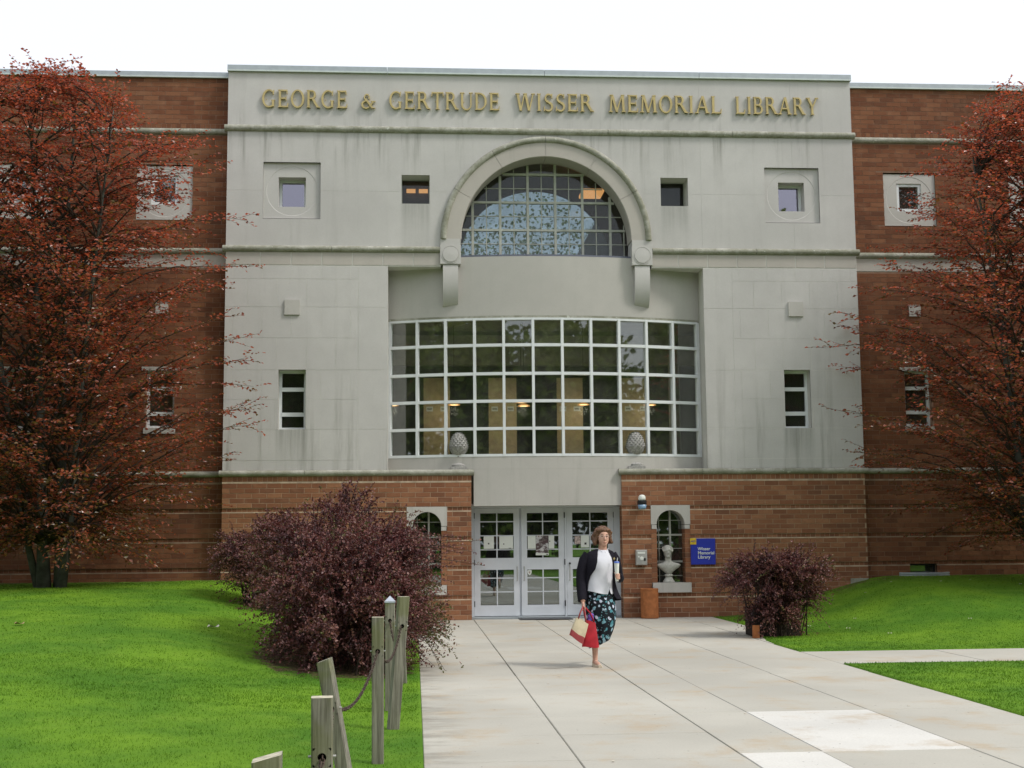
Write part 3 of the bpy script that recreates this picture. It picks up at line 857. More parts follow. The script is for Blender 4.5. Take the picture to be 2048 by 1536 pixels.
# arched windows beside the doors
for x in NICHE:
    b = MB(); hw = 0.38; r = 0.272; zc = 1.76; y0, y1 = D - 0.006, D + 0.33
    n = 16
    arc = [(x + r * math.cos(t), zc + r * math.sin(t)) for t in np.linspace(0, math.pi, n + 1)]
    # front face above the springing, in strips
    for i in range(n):
        (xa, za), (xb, zb) = arc[i], arc[i + 1]
        b.face([(xb, y0, zb), (xa, y0, za), (xa, y0, 2.128), (xb, y0, 2.128)])
        b.face([(xa, y0, za), (xb, y0, zb), (xb, y1, zb), (xa, y1, za)])
    for s_ in (-1, 1):
        xa, xb = sorted((x + s_ * r, x + s_ * hw))
        b.face([(xa, y0, zc), (xb, y0, zc), (xb, y0, 2.128), (xa, y0, 2.128)])
        b.face([(xa, y0, zc), (xa, y0 + 0.1, zc), (xb, y0 + 0.1, zc), (xb, y0, zc)])
        xo = x + s_ * hw; b.face([(xo, y0, zc), (xo, y0 + 0.1, zc), (xo, y0 + 0.1, 2.128), (xo, y0, 2.128)])
        xi_, xj = sorted((x + s_ * r, x + s_ * (hw - 0.012)))
        b.box(xi_, xj, D - 0.004, D + 0.33, 1.675, 1.752)
    b.build('arch_stone', MAT['stone_plain'], LIB)
    b = MB(); b.box(x - 0.37, x + 0.37, D - 0.055, D + 0.33, 0.472, 0.653); b.build('sill', MAT['stone_plain'], LIB)
    # brick jambs
    for s_ in (-1, 1):
        b = MB(); z = 0.66; i = 0
        while z < 1.67:
            xa, xb = sorted((x + s_ * 0.272, x + s_ * 0.378))
            zt = min(z + CH, 1.672)
            b.box(xa, xb, D + 0.002, D + 0.15, z + 0.005, zt - 0.004, a=RNG.random())
            b.box(xa + 0.004, xb - 0.004, D + 0.16, D + 0.33, z + 0.005, zt - 0.004, a=RNG.random()); z += CH
        o = b.build('niche_jamb', MAT['brick_attr'], LIB, attr=True); o['kind'] = 'stuff'
        b = MB(); xa, xb = sorted((x + s_ * 0.278, x + s_ * 0.376)); b.box(xa, xb, D + 0.008, D + 0.325, 0.655, 1.674); b.build('niche_mortar', MAT['mortar'], LIB)
    # glazing bars and panes
    b = MB(); y = D + 0.27
    b.box(x + 0.02, x + 0.055, y, y + 0.04, 0.655, 2.03)
    b.box(x - 0.19, x - 0.178, y, y + 0.03, 0.655, 1.93)
    for z in (1.05, 1.56): b.box(x - 0.27, x + 0.27, y + 0.002, y + 0.038, z - 0.018, z + 0.018)
    for z in (0.78, 1.30, 1.84): b.box(x - 0.265, x + 0.265, y + 0.004, y + 0.03, z - 0.006, z + 0.006)
    o = b.build('arched_window', MAT['greyframe'], LIB)
    g = MB()
    pts = [(x - 0.272, 0.655), (x + 0.272, 0.655)] + arc
    g.prism(pts, y + 0.045, y + 0.051); g.build('pane', MAT['glass_dark'], o)

# ------------------------------------------------------------------ arch, blocks, corbels
RI, RF, RO = 1.66, 1.945, 2.065
ARCH = empty('window_arch', (XC, D, ZA)); under(ARCH, LIB); ARCH.matrix_parent_inverse = Matrix.Translation((-XC, -D, 0))
def lib_abs(o):
    o.parent = ARCH
    o.matrix_parent_inverse = Matrix.Translation((-XC, -D, -ZA))
    return o
angs = [0, 29, 59, 90, 121, 151, 180]
for a0, a1 in zip(angs[:-1], angs[1:]):
    n = 14
    ts = np.radians(np.linspace(a0 + 0.12, a1 - 0.12, n))
    prof = [(RI, D + 0.46), (RI, D - 0.03), (RI + 0.012, D - 0.045), (RF, D - 0.045), (RF + 0.004, D - 0.03)]
    pr2 = [(RF + 0.005, D + 0.0)] + [(2.005 - 0.062 * math.cos(t), D - 0.035 - 0.062 * math.sin(t)) for t in np.linspace(0.1, math.pi, 9)] + [(RO + 0.004, D + 0.02)]
    b = MB(); c2 = MB()
    def ring(mb, pf):
        rows = [[(XC + r * math.cos(t), y, ZA + r * math.sin(t)) for r, y in pf] for t in ts]
        mb.grid(rows)
        mb.face(rows[0]); mb.face(rows[-1][::-1])
    ring(b, prof); ring(c2, pr2)
    lib_abs(b.build('voussoir', MAT['arch'], None)); lib_abs(c2.build('arch_moulding', MAT['moss2'], None, smooth=True, angle=45))
# light mortar behind the voussoir joints
b = MB(); ts = np.linspace(0, math.pi, 60)
b.grid([[(XC + r * math.cos(t), D - 0.03, ZA + r * math.sin(t)) for r in (RI + 0.006, RF)] for t in ts])
lib_abs(b.build('arch_bed', MAT['mortar_light'], None))
for s_ in (-1, 1):
    xc = XC + s_ * 1.872
    # springing block with round boss
    b = MB(); b.box(xc - 0.2, xc + 0.2, D - 0.06, D + 0.46, 6.80, 7.172)
    b.box(xc - 0.195, xc + 0.195, D - 0.052, D + 0.46, 7.174, ZA + 0.005)
    b.build('springing_block', MAT['stone'], LIB)
    b = MB(); zc = 6.985
    pr = [(0.178, D - 0.055), (0.178, D - 0.066), (0.166, D - 0.066), (0.162, D - 0.052), (0.154, D - 0.052), (0.148, D - 0.075), (0.0, D - 0.082)]
    rows = [[(xc + r * math.cos(2 * math.pi * k / 32), y, zc + r * math.sin(2 * math.pi * k / 32)) for k in range(32)] for r, y in pr]
    b.grid(rows[::-1], close=True)
    b.build('round_boss', MAT['stone'], LIB, smooth=True, angle=30)
    # corbel: a bracket whose front curves back to the wall
    b = MB(); hw = 0.147
    side = [(D + 0.46, 6.795), (D - 0.03, 6.795), (D - 0.045, 6.74), (D - 0.045, 6.55)] + [(D - 0.045 + 0.30 * (1 - math.cos(t)), 6.55 - 0.575 * math.sin(t)) for t in np.linspace(0.15, math.pi / 2, 10)] + [(D + 0.46, 5.975)]
    k = len(side)
    L = [(xc - hw, y, z) for y, z in side]; R2 = [(xc + hw, y, z) for y, z in side]
    b.grid([L, R2], close=True); b.face(L); b.face(R2[::-1])
    b.build('corbel', MAT['stone'], LIB, smooth=True, angle=35)

# ------------------------------------------------------------------ the bowed bay
sg = 0.56; ch = 3.075
RB = (ch * ch + sg * sg) / (2 * sg); YB = D - 0.05 + RB
def bow(u, off=0.0):
    """point on the bow; off > 0 is inwards"""
    a = u / RB
    return (XC + (RB - off) * math.sin(a), YB - (RB - off) * math.cos(a))
AMAX = RB * math.asin(ch / RB)
def bow_wall(name, u0, u1, z0, z1, t, m, n=40, parent=LIB):
    b = MB()
    us = np.linspace(u0, u1, n + 1)
    rows = []
    for u in us:
        f = bow(u); k_ = bow(u, t)
        rows.append([(f[0], f[1], z0), (f[0], f[1], z1), (k_[0], k_[1], z1), (k_[0], k_[1], z0)])
    b.grid(rows[::-1], close=True); b.face(rows[0]); b.face(rows[-1][::-1])
    return b.build(name, MAT[m], parent, smooth=True, angle=40)
bow_wall('bay_wall', -AMAX, AMAX, 5.80, 6.79, 0.2, 'stone_plain')
bow_wall('bay_wall', -1.71, 1.71, 6.79, 6.965, 0.2, 'stone_plain', 24)
bow_wall('bay_cap', -1.69, 1.69, 6.966, 7.0, 0.5, 'sill_metal', 24)
bow_wall('bay_wall', -AMAX, AMAX, 2.835, 3.075, 0.22, 'stone_plain')
bow_wall('bay_wall', -1.45, 1.45, 2.135, 2.834, 0.22, 'stone_plain', 24)
bow_wall('bay_head', -AMAX, AMAX, 5.745, 5.799, 0.16, 'moss2')
# soffit and jambs of the recess
b = MB(); b.box(REC[0], REC[1], D + 0.41, D + 0.95, 6.76, 6.80); b.box(REC[0] - 0.15, REC[0] - 0.001, D + 0.40, D + 0.9, 2.83, 6.76); b.box(REC[1] + 0.001, REC[1] + 0.15, D + 0.40, D + 0.9, 2.83, 6.76)
b.build('recess_lining', MAT['stone_plain'], LIB)
b = MB()
for s_ in (-1, 1):
    xa, xb = sorted((XC + s_ * 2.06, XC + s_ * 3.08))
    b.box(xa, xb, D + 0.012, D + 0.41, 6.757, 6.80)
b.build('recess_soffit', MAT['stone'], LIB)
b = MB(); b.box(PX0, PX1, D + 0.2, D + 0.8, 2.137, 2.18); b.build('door_soffit', MAT['stone_plain'], LIB)

# big grid window
us = np.linspace(-AMAX + 0.02, AMAX - 0.03, 12)
zs_ = [3.10, 3.612, 4.140, 4.672, 5.226, 5.735]
BW = MB()
def bow_bar_v(mb, u, z0, z1, w=0.05, y0=-0.012, y1=0.09):
    A = [bow(u - w / 2, y0), bow(u + w / 2, y0), bow(u + w / 2, y1), bow(u - w / 2, y1)]
    mb.grid([[(x, y, z) for x, y in A] for z in (z0, z1)], close=True, caps=True)
for i, u in enumerate(us): bow_bar_v(BW, u, 3.076, 5.744, 0.062 if i in (0, 11) else 0.052)
for z, h in zip(zs_, (0.05, 0.056, 0.056, 0.056, 0.056, 0.04)):
    rows = []
    for u in np.linspace(us[0], us[-1], 45):
        f = bow(u, -0.006); k_ = bow(u, 0.08)
        rows.append([(f[0], f[1], z - h / 2), (f[0], f[1], z + h / 2), (k_[0], k_[1], z + h / 2), (k_[0], k_[1], z - h / 2)])
    BW.grid(rows[::-1], close=True, caps=True)
GW = BW.build('bow_window', MAT['white'], LIB)
for i in range(11):
    for j in range(5):
        g = MB()
        ua, ub_ = us[i] + 0.024, us[i + 1] - 0.024
        z0, z1 = zs_[j] + 0.024, zs_[j + 1] - 0.02
        jit = RNG.uniform(-0.004, 0.004)
        A = [bow(ua, 0.05 + jit), bow(ub_, 0.05 - jit), bow(ub_, 0.058 - jit), bow(ua, 0.058 + jit)]
        g.grid([[(x, y, z) for x, y in A] for z in (z0, z1)], close=True, caps=True)
        g.build('pane', MAT['glass'], GW)

# arch window: thick bars and thin glazing bars
y = D + 0.46
b = MB()
b.box(XC - RI, XC + RI, y, y + 0.07, 6.98, 7.03)
rr = RI - 0.004
def chord(x):
    return ZA + math.sqrt(max(0.0, rr * rr - (x - XC) ** 2)) - 0.004
def half(z):
    return math.sqrt(max(0.0, rr * rr - max(0, z - ZA) ** 2)) - 0.004
VX = [XC - 1.65 + k * 0.5495 for k in range(0, 7)]
VX = [1.157 - 0.555, 1.157, 1.704, 2.254, 2.804, 3.347, 3.901]
for x in VX[1:]:
    b.box(x - 0.024, x + 0.024, y - 0.01, y + 0.07, 7.03, chord(x))
for x in [v + 0.275 for v in VX]:
    if abs(x - XC) < rr: b.box(x - 0.008, x + 0.008, y + 0.012, y + 0.05, 7.03, chord(x))
for z in (7.592, 8.153, 8.727): b.box(XC - half(z), XC + half(z), y - 0.007, y + 0.068, z - 0.021, z + 0.021)
for z in (7.315, 7.875, 8.44): b.box(XC - half(z), XC + half(z), y + 0.014, y + 0.048, z - 0.007, z + 0.007)
AW = b.build('arch_window', MAT['greyframe'], LIB)
zz_ = [7.03, 7.592, 8.153, 8.727, 8.96]
xx_ = [XC - rr] + VX[1:] + [XC + rr]
for i in range(len(xx_) - 1):
    for j in range(4):
        xa, xb, za, zb = xx_[i] + 0.001, xx_[i + 1] - 0.001, zz_[j] + 0.001, zz_[j + 1] - 0.001
        poly_lo, poly_hi = [], []
        for t in np.linspace(0, 1, 9):
            x = xa + (xb - xa) * t
            if za < chord(x):
                poly_lo.append((x, za)); poly_hi.append((x, min(zb, chord(x))))
        if len(poly_lo) < 2: continue
        g = MB(); g.prism(poly_lo + poly_hi[::-1], y + 0.03, y + 0.036); g.build('pane', MAT['glass_arch'], AW)

# ------------------------------------------------------------------ doors
DY = D + 0.5
b = MB()
b.box(1.10, 1.155, DY - 0.02, DY + 0.1, 0.03, 2.135); b.box(2.036, 2.062, DY + 0.03, DY + 0.1, 0.03, 2.105); b.box(2.908, 2.946, DY - 0.012, DY + 0.1, 0.03, 2.105); b.box(3.872, 4.012, DY - 0.03, DY + 0.1, 0.03, 2.105)
b.box(1.155, 4.012, DY - 0.015, DY + 0.1, 2.105, 2.135)
b.build('door_frame', MAT['door'], LIB)
b = MB(); b.box(1.06, PX1 + 0.1, D + 0.25, DY + 0.3, -0.05, 0.028); b.build('threshold', MAT['coping'], LIB)
def door(x0, x1, hinge):
    b = MB(); y0, y1 = DY, DY + 0.05
    st = 0.112
    a, c = x0 + st, x1 - st
    zc = [(0.245, 0.919), (1.144, 2.005)]
    b.box(x0, a, y0, y1, 0.04, 2.10); b.box(c, x1, y0, y1, 0.04, 2.10)
    b.box(a, c, y0, y1, 0.04, 0.245); b.box(a, c, y0, y1, 0.919, 1.144); b.box(a, c, y0, y1, 2.005, 2.10)
    xm = (a + c) / 2
    b.box(xm - 0.011, xm + 0.011, y0 + 0.006, y1 - 0.004, 0.245, 0.919); b.box(xm - 0.011, xm + 0.011, y0 + 0.006, y1 - 0.004, 1.144, 2.005)
    rows = [[0.497, 0.759], [1.304, 1.572, 1.842]]
    for q in rows[0] + rows[1]:
        b.box(a, xm - 0.011, y0 + 0.008, y1 - 0.006, q - 0.010, q + 0.010); b.box(xm + 0.011, c, y0 + 0.008, y1 - 0.006, q - 0.010, q + 0.010)
    o = b.build('door', MAT['door'], LIB)
    for (za, zb), rw in zip(zc, rows):
        cuts = [za] + rw + [zb]
        for p, q in zip(cuts[:-1], cuts[1:]):
            for xa, xb in ((a, xm - 0.011), (xm + 0.011, c)):
                g = MB(); g.box(xa + 0.001, xb - 0.001, y0 + 0.024, y0 + 0.030, p + 0.011, q - 0.011); g.build('pane', MAT['glass_dark'], o)
    for z in (0.27, 1.06, 1.96):
        g = MB(); hx = x0 - 0.004 if hinge < 0 else x1 + 0.004
        g.tube([(hx, y0 - 0.012, z - 0.055), (hx, y0 - 0.012, z + 0.055)], 0.011, 8); g.build('hinge', MAT['black'], o)
    hx = x1 - 0.05 if hinge < 0 else x0 + 0.05
    g = MB(); g.tube([(hx, y0, 0.98), (hx, y0 - 0.05, 0.97), (hx, y0 - 0.05, 0.72), (hx, y0, 0.71)], 0.009, 8); g.build('pull_handle', MAT['steel'], o)
    return o
door(1.160, 2.030, -1); door(2.066, 2.904, 1)
d3 = door(2.950, 3.868, 1)
g = MB(); g.tube([(3.005, DY, 1.03), (3.005, DY - 0.02, 1.03)], 0.02, 12); g.build('lock', MAT['black'], d3)
# sidelight in the return of the right pier
b = MB()
for z in (0.06, 0.45, 0.78, 1.12, 1.48, 2.10): b.box(3.968, 3.99, D + 0.30, DY - 0.03, z - 0.02, z + 0.02)
o = b.build('sidelight', MAT['door'], LIB)
g = MB(); g.box(3.985, 3.99, D + 0.30, DY - 0.03, 0.08, 2.08); g.build('pane', MAT['glass_dark'], o)

# ------------------------------------------------------------------ rooms behind the glass
b = MB()
b.box(X0 + 0.2, X1 - 0.2, D + 6.5, D + 6.6, -0.2, 6.82)                       # back wall
b.box(XC - 2.7, XC - 2.6, D + 2.5, W + 15.6, 6.91, 10.2); b.box(XC + 2.6, XC + 2.7, D + 2.5, W + 15.6, 6.91, 10.2)
b.box(X0 + 0.1, X0 + 0.2, D + 0.6, D + 6.5, 0, 10.0); b.box(X1 - 0.2, X1 - 0.1, D + 0.6, D + 6.5, 0, 10.0)
b.build('room_wall', MAT['dark'], LIB)
b = MB(); b.box(X0 + 0.2, X1 - 0.2, D + 0.75, D + 6.5, 2.2, 2.9); b.box(X0 + 0.2, X1 - 0.2, D + 0.42, D + 6.5, 6.82, 6.9); b.build('room_floor', MAT['floor_in'], LIB)
b = MB(); b.box(PX0 - 0.1, PX1 + 0.2, D + 0.6, D + 6.5, -0.1, 0.02); b.build('lobby_floor', simple('pale lobby floor', (0.35, 0.36, 0.33), 0.3), LIB)
b = MB(); b.box(X0 + 0.2, X1 - 0.2, D + 0.6, D + 6.5, 6.0, 6.1); b.box(X0 + 0.2, X1 - 0.2, D + 0.6, D + 2.5, 9.2, 9.3)
b.box(X0 + 0.2, X1 - 0.2, D + 3.2, D + 3.4, 5.25, 5.9)
b.build('room_ceiling', MAT['ceil'], LIB)
for xa, xb in ((X0 + 0.2, PX0 - 0.1), (PX1 + 0.25, X1 - 0.2)):
    b = MB(); b.box(xa, xb, D + 1.6, D + 1.7, 0, 2.2); b.build('room_wall', MAT['dark'], LIB)
# inner arched screen of the upper hall
b = MB(); yi = D + 2.35; R3 = 1.62; n = 40
for i in range(n):
    t0, t1 = math.pi * i / n, math.pi * (i + 1) / n
    p0 = (XC + R3 * math.cos(t0), ZA + R3 * math.sin(t0)); p1 = (XC + R3 * math.cos(t1), ZA + R3 * math.sin(t1))
    b.face([(p1[0], yi, p1[1]), (p0[0], yi, p0[1]), (p0[0], yi, 9.2), (p1[0], yi, 9.2)])
    b.face([(p0[0], yi, p0[1]), (p1[0], yi, p1[1]), (p1[0], yi + 0.15, p1[1]), (p0[0], yi + 0.15, p0[1])])
b.box(X0 + 0.2, XC - R3, yi, yi + 0.15, 6.9, 9.2); b.box(XC + R3, X1 - 0.2, yi, yi + 0.15, 6.9, 9.2)
b.build('inner_arch', MAT['dark'], LIB)
g = MB(); g.prism([(XC - R3, 6.9), (XC + R3, 6.9)] + [(XC + R3 * math.cos(t), ZA + R3 * math.sin(t)) for t in np.linspace(0, math.pi, 41)], yi + 0.1, yi + 0.11)
g.build('inner_glass', MAT['glass_inner'], LIB)
for xa, xb, ya, yb, z in ((3.45, 3.9, D + 1.2, D + 1.8, 8.62), (-0.16, 0.03, D + 2.2, D + 2.32, 8.84), (0.1, 0.29, D + 2.2, D + 2.32, 8.84)):
    g = MB(); g.box(xa, xb, ya, yb, z - 0.03, z + 0.03); 
    tag(g.build('ceiling_light', MAT['panel_lamp']), 'warm lit ceiling light seen through %s' % ('the right side of the arched window' if xa > 3 else ('the left square window, left of the pair' if xa < 0 else 'the left square window, right of the pair')), 'ceiling light', 'lit ceiling lights')
# ================================================================== lettering
TN, TT, SF = 0.080, 0.142, 0.052
def glyph(ch):
    """prims on a unit cap height: ('p', polygon) or ('a', cx, cz, rx, rz, a0, a1, w_start, w_mid, w_end); returns prims, width"""
    P = []
    def stem(x, z0=0, z1=1, w=TT, top=True, bot=True):
        P.append(('p', [(x, z0), (x + w, z0), (x + w, z1), (x, z1)]))
        if bot: P.append(('p', [(x - 0.07, z0), (x + w + 0.07, z0), (x + w + 0.02, z0 + SF), (x - 0.02, z0 + SF)]))
        if top: P.append(('p', [(x - 0.02, z1 - SF), (x + w + 0.02, z1 - SF), (x + w + 0.07, z1), (x - 0.07, z1)]))
    def bar(x0, x1, z, w=TN): P.append(('p', [(x0, z), (x1, z), (x1, z + w), (x0, z + w)]))
    def diag(x0, z0, x1, z1, w): P.append(('p', [(x0, z0), (x0 + w, z0), (x1 + w, z1), (x1, z1)]))
    def serif(x, z, l=0.24, up=True):
        P.append(('p', [(x - l / 2, z), (x + l / 2, z), (x + l / 2, z + SF), (x - l / 2, z + SF)]))
    def arc(cx, cz, rx, rz, a0, a1, w0=TN, wm=TT, w1=TN): P.append(('a', cx, cz, rx, rz, a0, a1, w0, wm, w1))
    if ch == 'E':
        stem(0.08); bar(0.2, 0.66, 0.0); bar(0.2, 0.56, 0.47); bar(0.2, 0.62, 0.915)
        P.append(('p', [(0.60, 0.0), (0.68, 0.0), (0.71, 0.24), (0.66, 0.24)])); P.append(('p', [(0.59, 0.77), (0.64, 0.77), (0.64, 1.0), (0.57, 1.0)])); P.append(('p', [(0.53, 0.38), (0.58, 0.38), (0.58, 0.62), (0.53, 0.62)])); w = 0.74
    elif ch == 'L':
        stem(0.08); bar(0.2, 0.64, 0.0); P.append(('p', [(0.59, 0.0), (0.67, 0.0), (0.70, 0.27), (0.65, 0.27)])); w = 0.72
    elif ch == 'I': stem(0.09); w = 0.34
    elif ch == 'T':
        stem(0.34, top=False); bar(0.03, 0.80, 0.915)
        P.append(('p', [(0.0, 0.74), (0.05, 0.74), (0.09, 1.0), (0.02, 1.0)])); P.append(('p', [(0.78, 0.74), (0.83, 0.74), (0.81, 1.0), (0.74, 1.0)])); w = 0.83
    elif ch == 'O': arc(0.46, 0.5, 0.44, 0.52, 0, 360, TT, TN, TT); w = 0.92
    elif ch == 'G':
        arc(0.46, 0.5, 0.44, 0.52, 48, 315, TN, TT, TN); stem(0.66, 0.04, 0.42, 0.14, bot=False); P.append(('p', [(0.70, 0.72), (0.76, 0.72), (0.80, 0.98), (0.74, 0.98)])); w = 0.92
    elif ch == 'D':
        stem(0.08); arc(0.3, 0.5, 0.52, 0.5, -90, 90); bar(0.2, 0.32, 0.0); bar(0.2, 0.32, 0.915); w = 0.88
    elif ch in 'RB':
        stem(0.08); arc(0.36, 0.745, 0.27, 0.255, -90, 90); bar(0.2, 0.38, 0.915); bar(0.2, 0.38, 0.48)
        if ch == 'R': diag(0.68, 0.0, 0.36, 0.50, 0.17); serif(0.80, 0.0, 0.20); w = 0.86
        else: arc(0.36, 0.275, 0.33, 0.275, -90, 90); bar(0.2, 0.38, 0.0); w = 0.76
    elif ch == 'U':
        P.append(('p', [(0.10, 0.3), (0.10 + TT, 0.3), (0.10 + TT, 1), (0.10, 1)])); P.append(('p', [(0.72, 0.3), (0.72 + TN, 0.3), (0.72 + TN, 1), (0.72, 1)]))
        arc(0.452, 0.32, 0.352, 0.34, 180, 360, TT, TN, TN); serif(0.175, 0.945, 0.30); serif(0.76, 0.945, 0.26); w = 0.90
    elif ch == 'W':
        diag(0.26, 0, 0.05, 1, 0.15); diag(0.29, 0, 0.55, 1, 0.085); diag(0.80, 0, 0.56, 1, 0.15); diag(0.84, 0, 1.10, 1, 0.085)
        serif(0.13, 0.945, 0.28); serif(0.62, 0.945, 0.24); serif(1.14, 0.945, 0.24); w = 1.26
    elif ch == 'M':
        diag(0.08, 0, 0.15, 1, 0.09); diag(0.46, 0.0, 0.15, 1, 0.15); diag(0.47, 0.0, 0.83, 1, 0.085); diag(0.90, 0, 0.83, 1, 0.155)
        serif(0.125, 0.0, 0.25); serif(0.98, 0.0, 0.28); serif(0.17, 0.945, 0.2); serif(0.92, 0.945, 0.22); w = 1.12
    elif ch == 'A':
        diag(0.05, 0, 0.42, 1, 0.085); diag(0.70, 0, 0.40, 1, 0.155); bar(0.2, 0.72, 0.30); serif(0.10, 0.0, 0.24); serif(0.79, 0.0, 0.28); w = 0.93
    elif ch == 'Y':
        stem(0.36, 0, 0.5, TT, top=False); diag(0.37, 0.46, 0.06, 1, 0.155); diag(0.43, 0.46, 0.72, 1, 0.085); serif(0.14, 0.945, 0.28); serif(0.76, 0.945, 0.24); w = 0.88
    elif ch == 'S':
        arc(0.34, 0.745, 0.26, 0.265, 40, 270, TN, 0.12, TT); arc(0.34, 0.262, 0.30, 0.282, -140, 90, TN, 0.13, TT)
        P.append(('p', [(0.53, 0.74), (0.58, 0.74), (0.60, 0.99), (0.53, 0.99)])); P.append(('p', [(0.03, 0.0), (0.10, 0.0), (0.10, 0.27), (0.05, 0.27)])); w = 0.68
    elif ch == '&':
        arc(0.40, 0.74, 0.20, 0.24, -30, 250, TN, TN, TN); arc(0.34, 0.26, 0.32, 0.28, 75, 320, TN, TT, TN); diag(0.72, 0.0, 0.22, 0.66, 0.16); P.append(('p', [(0.55, 0.16), (0.63, 0.12), (0.86, 0.46), (0.79, 0.48)])); bar(0.66, 0.98, 0.45, SF); serif(0.86, 0.0, 0.24); w = 1.0
    return P, w
NAME = empty('building_name', (XC, D, 10.05), 'raised gold serif lettering with the library name along the stone parapet', 'lettering')
def build_letter(chx, x, z, h, sxx):
    prims, w = glyph(chx)
    b = MB()
    for i, q in enumerate(prims):
        y0 = D - 0.055 - i * 0.0011; y1 = D - 0.012
        if q[0] == 'p':
            poly = [(x + px * h * sxx, z + pz * h) for px, pz in q[1]]
            ar = sum(poly[k][0] * poly[(k + 1) % len(poly)][1] - poly[(k + 1) % len(poly)][0] * poly[k][1] for k in range(len(poly)))
            b.prism(poly if ar > 0 else poly[::-1], y0, y1)
        else:
            _, cx, cz, rx, rz, a0, a1, w0, wm, w1 = q
            n = 22; rows = []
            for k in range(n + 1):
                t = k / n; a = math.radians(a0 + (a1 - a0) * t)
                if a1 - a0 >= 359: wd = TN + (TT - TN) * abs(math.cos(a))
                else: wd = (w0 + (wm - w0) * t * 2) if t < .5 else (wm + (w1 - wm) * (t * 2 - 1))
                o_ = (x + (cx + rx * math.cos(a)) * h * sxx, z + (cz + rz * math.sin(a)) * h)
                i_ = (x + (cx + (rx - wd) * math.cos(a)) * h * sxx, z + (cz + (rz - wd * 0.85) * math.sin(a)) * h)
                rows.append([(i_[0], y0, i_[1]), (o_[0], y0, o_[1]), (o_[0], y1, o_[1]), (i_[0], y1, i_[1])])
            b.grid(rows, close=True); b.face(rows[0]); b.face(rows[-1][::-1])
    # pins that hold the letter off the wall
    xm = x + w * h * sxx * 0.3
    b.box(xm, xm + 0.015, D - 0.012, D + 0.005, z + h * 0.46, z + h * 0.5)
    return b.build('letter', MAT['gold'], NAME)
for word, xa, xb, h, dz in (('GEORGE', -2.948, -1.286, 0.352, 0), ('&', -1.034, -0.745, 0.30, 0), ('GERTRUDE', -0.489, 1.687, 0.352, 0), ('WISSER', 1.993, 3.53, 0.352, 0), ('MEMORIAL', 3.839, 6.108, 0.352, 0), ('LIBRARY', 6.381, 8.067, 0.352, 0)):
    ws = [glyph(c)[1] for c in word]; gap = 0.10
    tot = sum(ws) + gap * (len(word) - 1)
    sxx = (xb - xa) / (tot * h); x = xa
    for c, w in zip(word, ws):
        build_letter(c, x, 9.873 + dz, h, sxx); x += (w + gap) * h * sxx

def text_mesh(name, s, size, loc, m, parent, depth=0.002, bold=0.0, align='LEFT'):
    cu = bpy.data.curves.new(name, 'FONT'); cu.body = s; cu.size = size; cu.extrude = depth; cu.offset = bold; cu.align_x = align
    t = bpy.data.objects.new(name, cu); COL.objects.link(t)
    dg = bpy.context.evaluated_depsgraph_get()
    me = bpy.data.meshes.new_from_object(t.evaluated_get(dg)); bpy.data.objects.remove(t)
    me.transform(Matrix.Translation(loc) @ Matrix.Rotation(math.pi / 2, 4, 'X'))
    me.materials.clear(); me.materials.append(m)
    o = bpy.data.objects.new(name, me); COL.objects.link(o)
    return under(o, parent)

# ================================================================== things on and at the facade
def soft_box(b, x0, x1, y0, y1, z0, z1, r=0.008, m=0):
    """box with a chamfered front"""
    back = [(x0, y1, z0), (x1, y1, z0), (x1, y1, z1), (x0, y1, z1)]
    mid = [(x0, y0 + r, z0), (x1, y0 + r, z0), (x1, y0 + r, z1), (x0, y0 + r, z1)]
    fr = [(x0 + r, y0, z0 + r), (x1 - r, y0, z0 + r), (x1 - r, y0, z1 - r), (x0 + r, y0, z1 - r)]
    b.grid([back, mid, fr], close=True, m=m); b.face(fr, m); b.face(back[::-1], m)
sg_ = empty('wall_sign', (5.51, D, 1.24), 'blue square library sign with yellow corner on the brick beside the arched window', 'sign')
b = MB(); soft_box(b, 5.275, 5.750, D - 0.035, D - 0.004, 0.99, 1.485, 0.006); b.build('sign_board', MAT['blue'], sg_)
b = MB(); soft_box(b, 5.262, 5.382, D - 0.042, D - 0.0352, 1.372, 1.492, 0.002); b.build('yellow_square', MAT['yellow'], sg_)
for i, s in enumerate(('Wisser', 'Memorial', 'Library')):
    text_mesh('lettering', s, 0.084, (5.405, D - 0.0375, 1.262 - i * 0.078), MAT['paper'], sg_, 0.0015, 0.0010)
text_mesh('emblem', 'NYIT', 0.042, (5.322, D - 0.044, 1.418), MAT['blue'], sg_, 0.001, 0.001, 'CENTER')

ic = empty('intercom_box', (4.31, D, 1.13), 'grey metal call box on the brick pier right of the doors', 'intercom')
b = MB(); soft_box(b, 4.203, 4.420, D - 0.10, D - 0.004, 0.992, 1.280, 0.012); b.build('housing', MAT['steel'], ic)
b = MB(); soft_box(b, 4.235, 4.375, D - 0.106, D - 0.1005, 1.205, 1.240, 0.002); b.build('label_strip', MAT['paper'], ic)
b = MB(); b.lathe([(0.0, 0), (0.036, 0), (0.036, 0.01), (0.0, 0.014)], 0, 0, 16)
o = b.build('button', MAT['paper'], ic); o.data.transform(Matrix.Translation((4.312, D - 0.101, 1.12)) @ Matrix.Rotation(math.pi / 2, 4, 'X'))
b = MB(); soft_box(b, 4.352, 4.388, D - 0.108, D - 0.1005, 1.075, 1.125, 0.003); b.build('keypad', MAT['black'], ic)
b = MB(); soft_box(b, 4.240, 4.268, D - 0.105, D - 0.1005, 1.135, 1.165, 0.002); b.build('speaker_grille', MAT['paper'], ic)

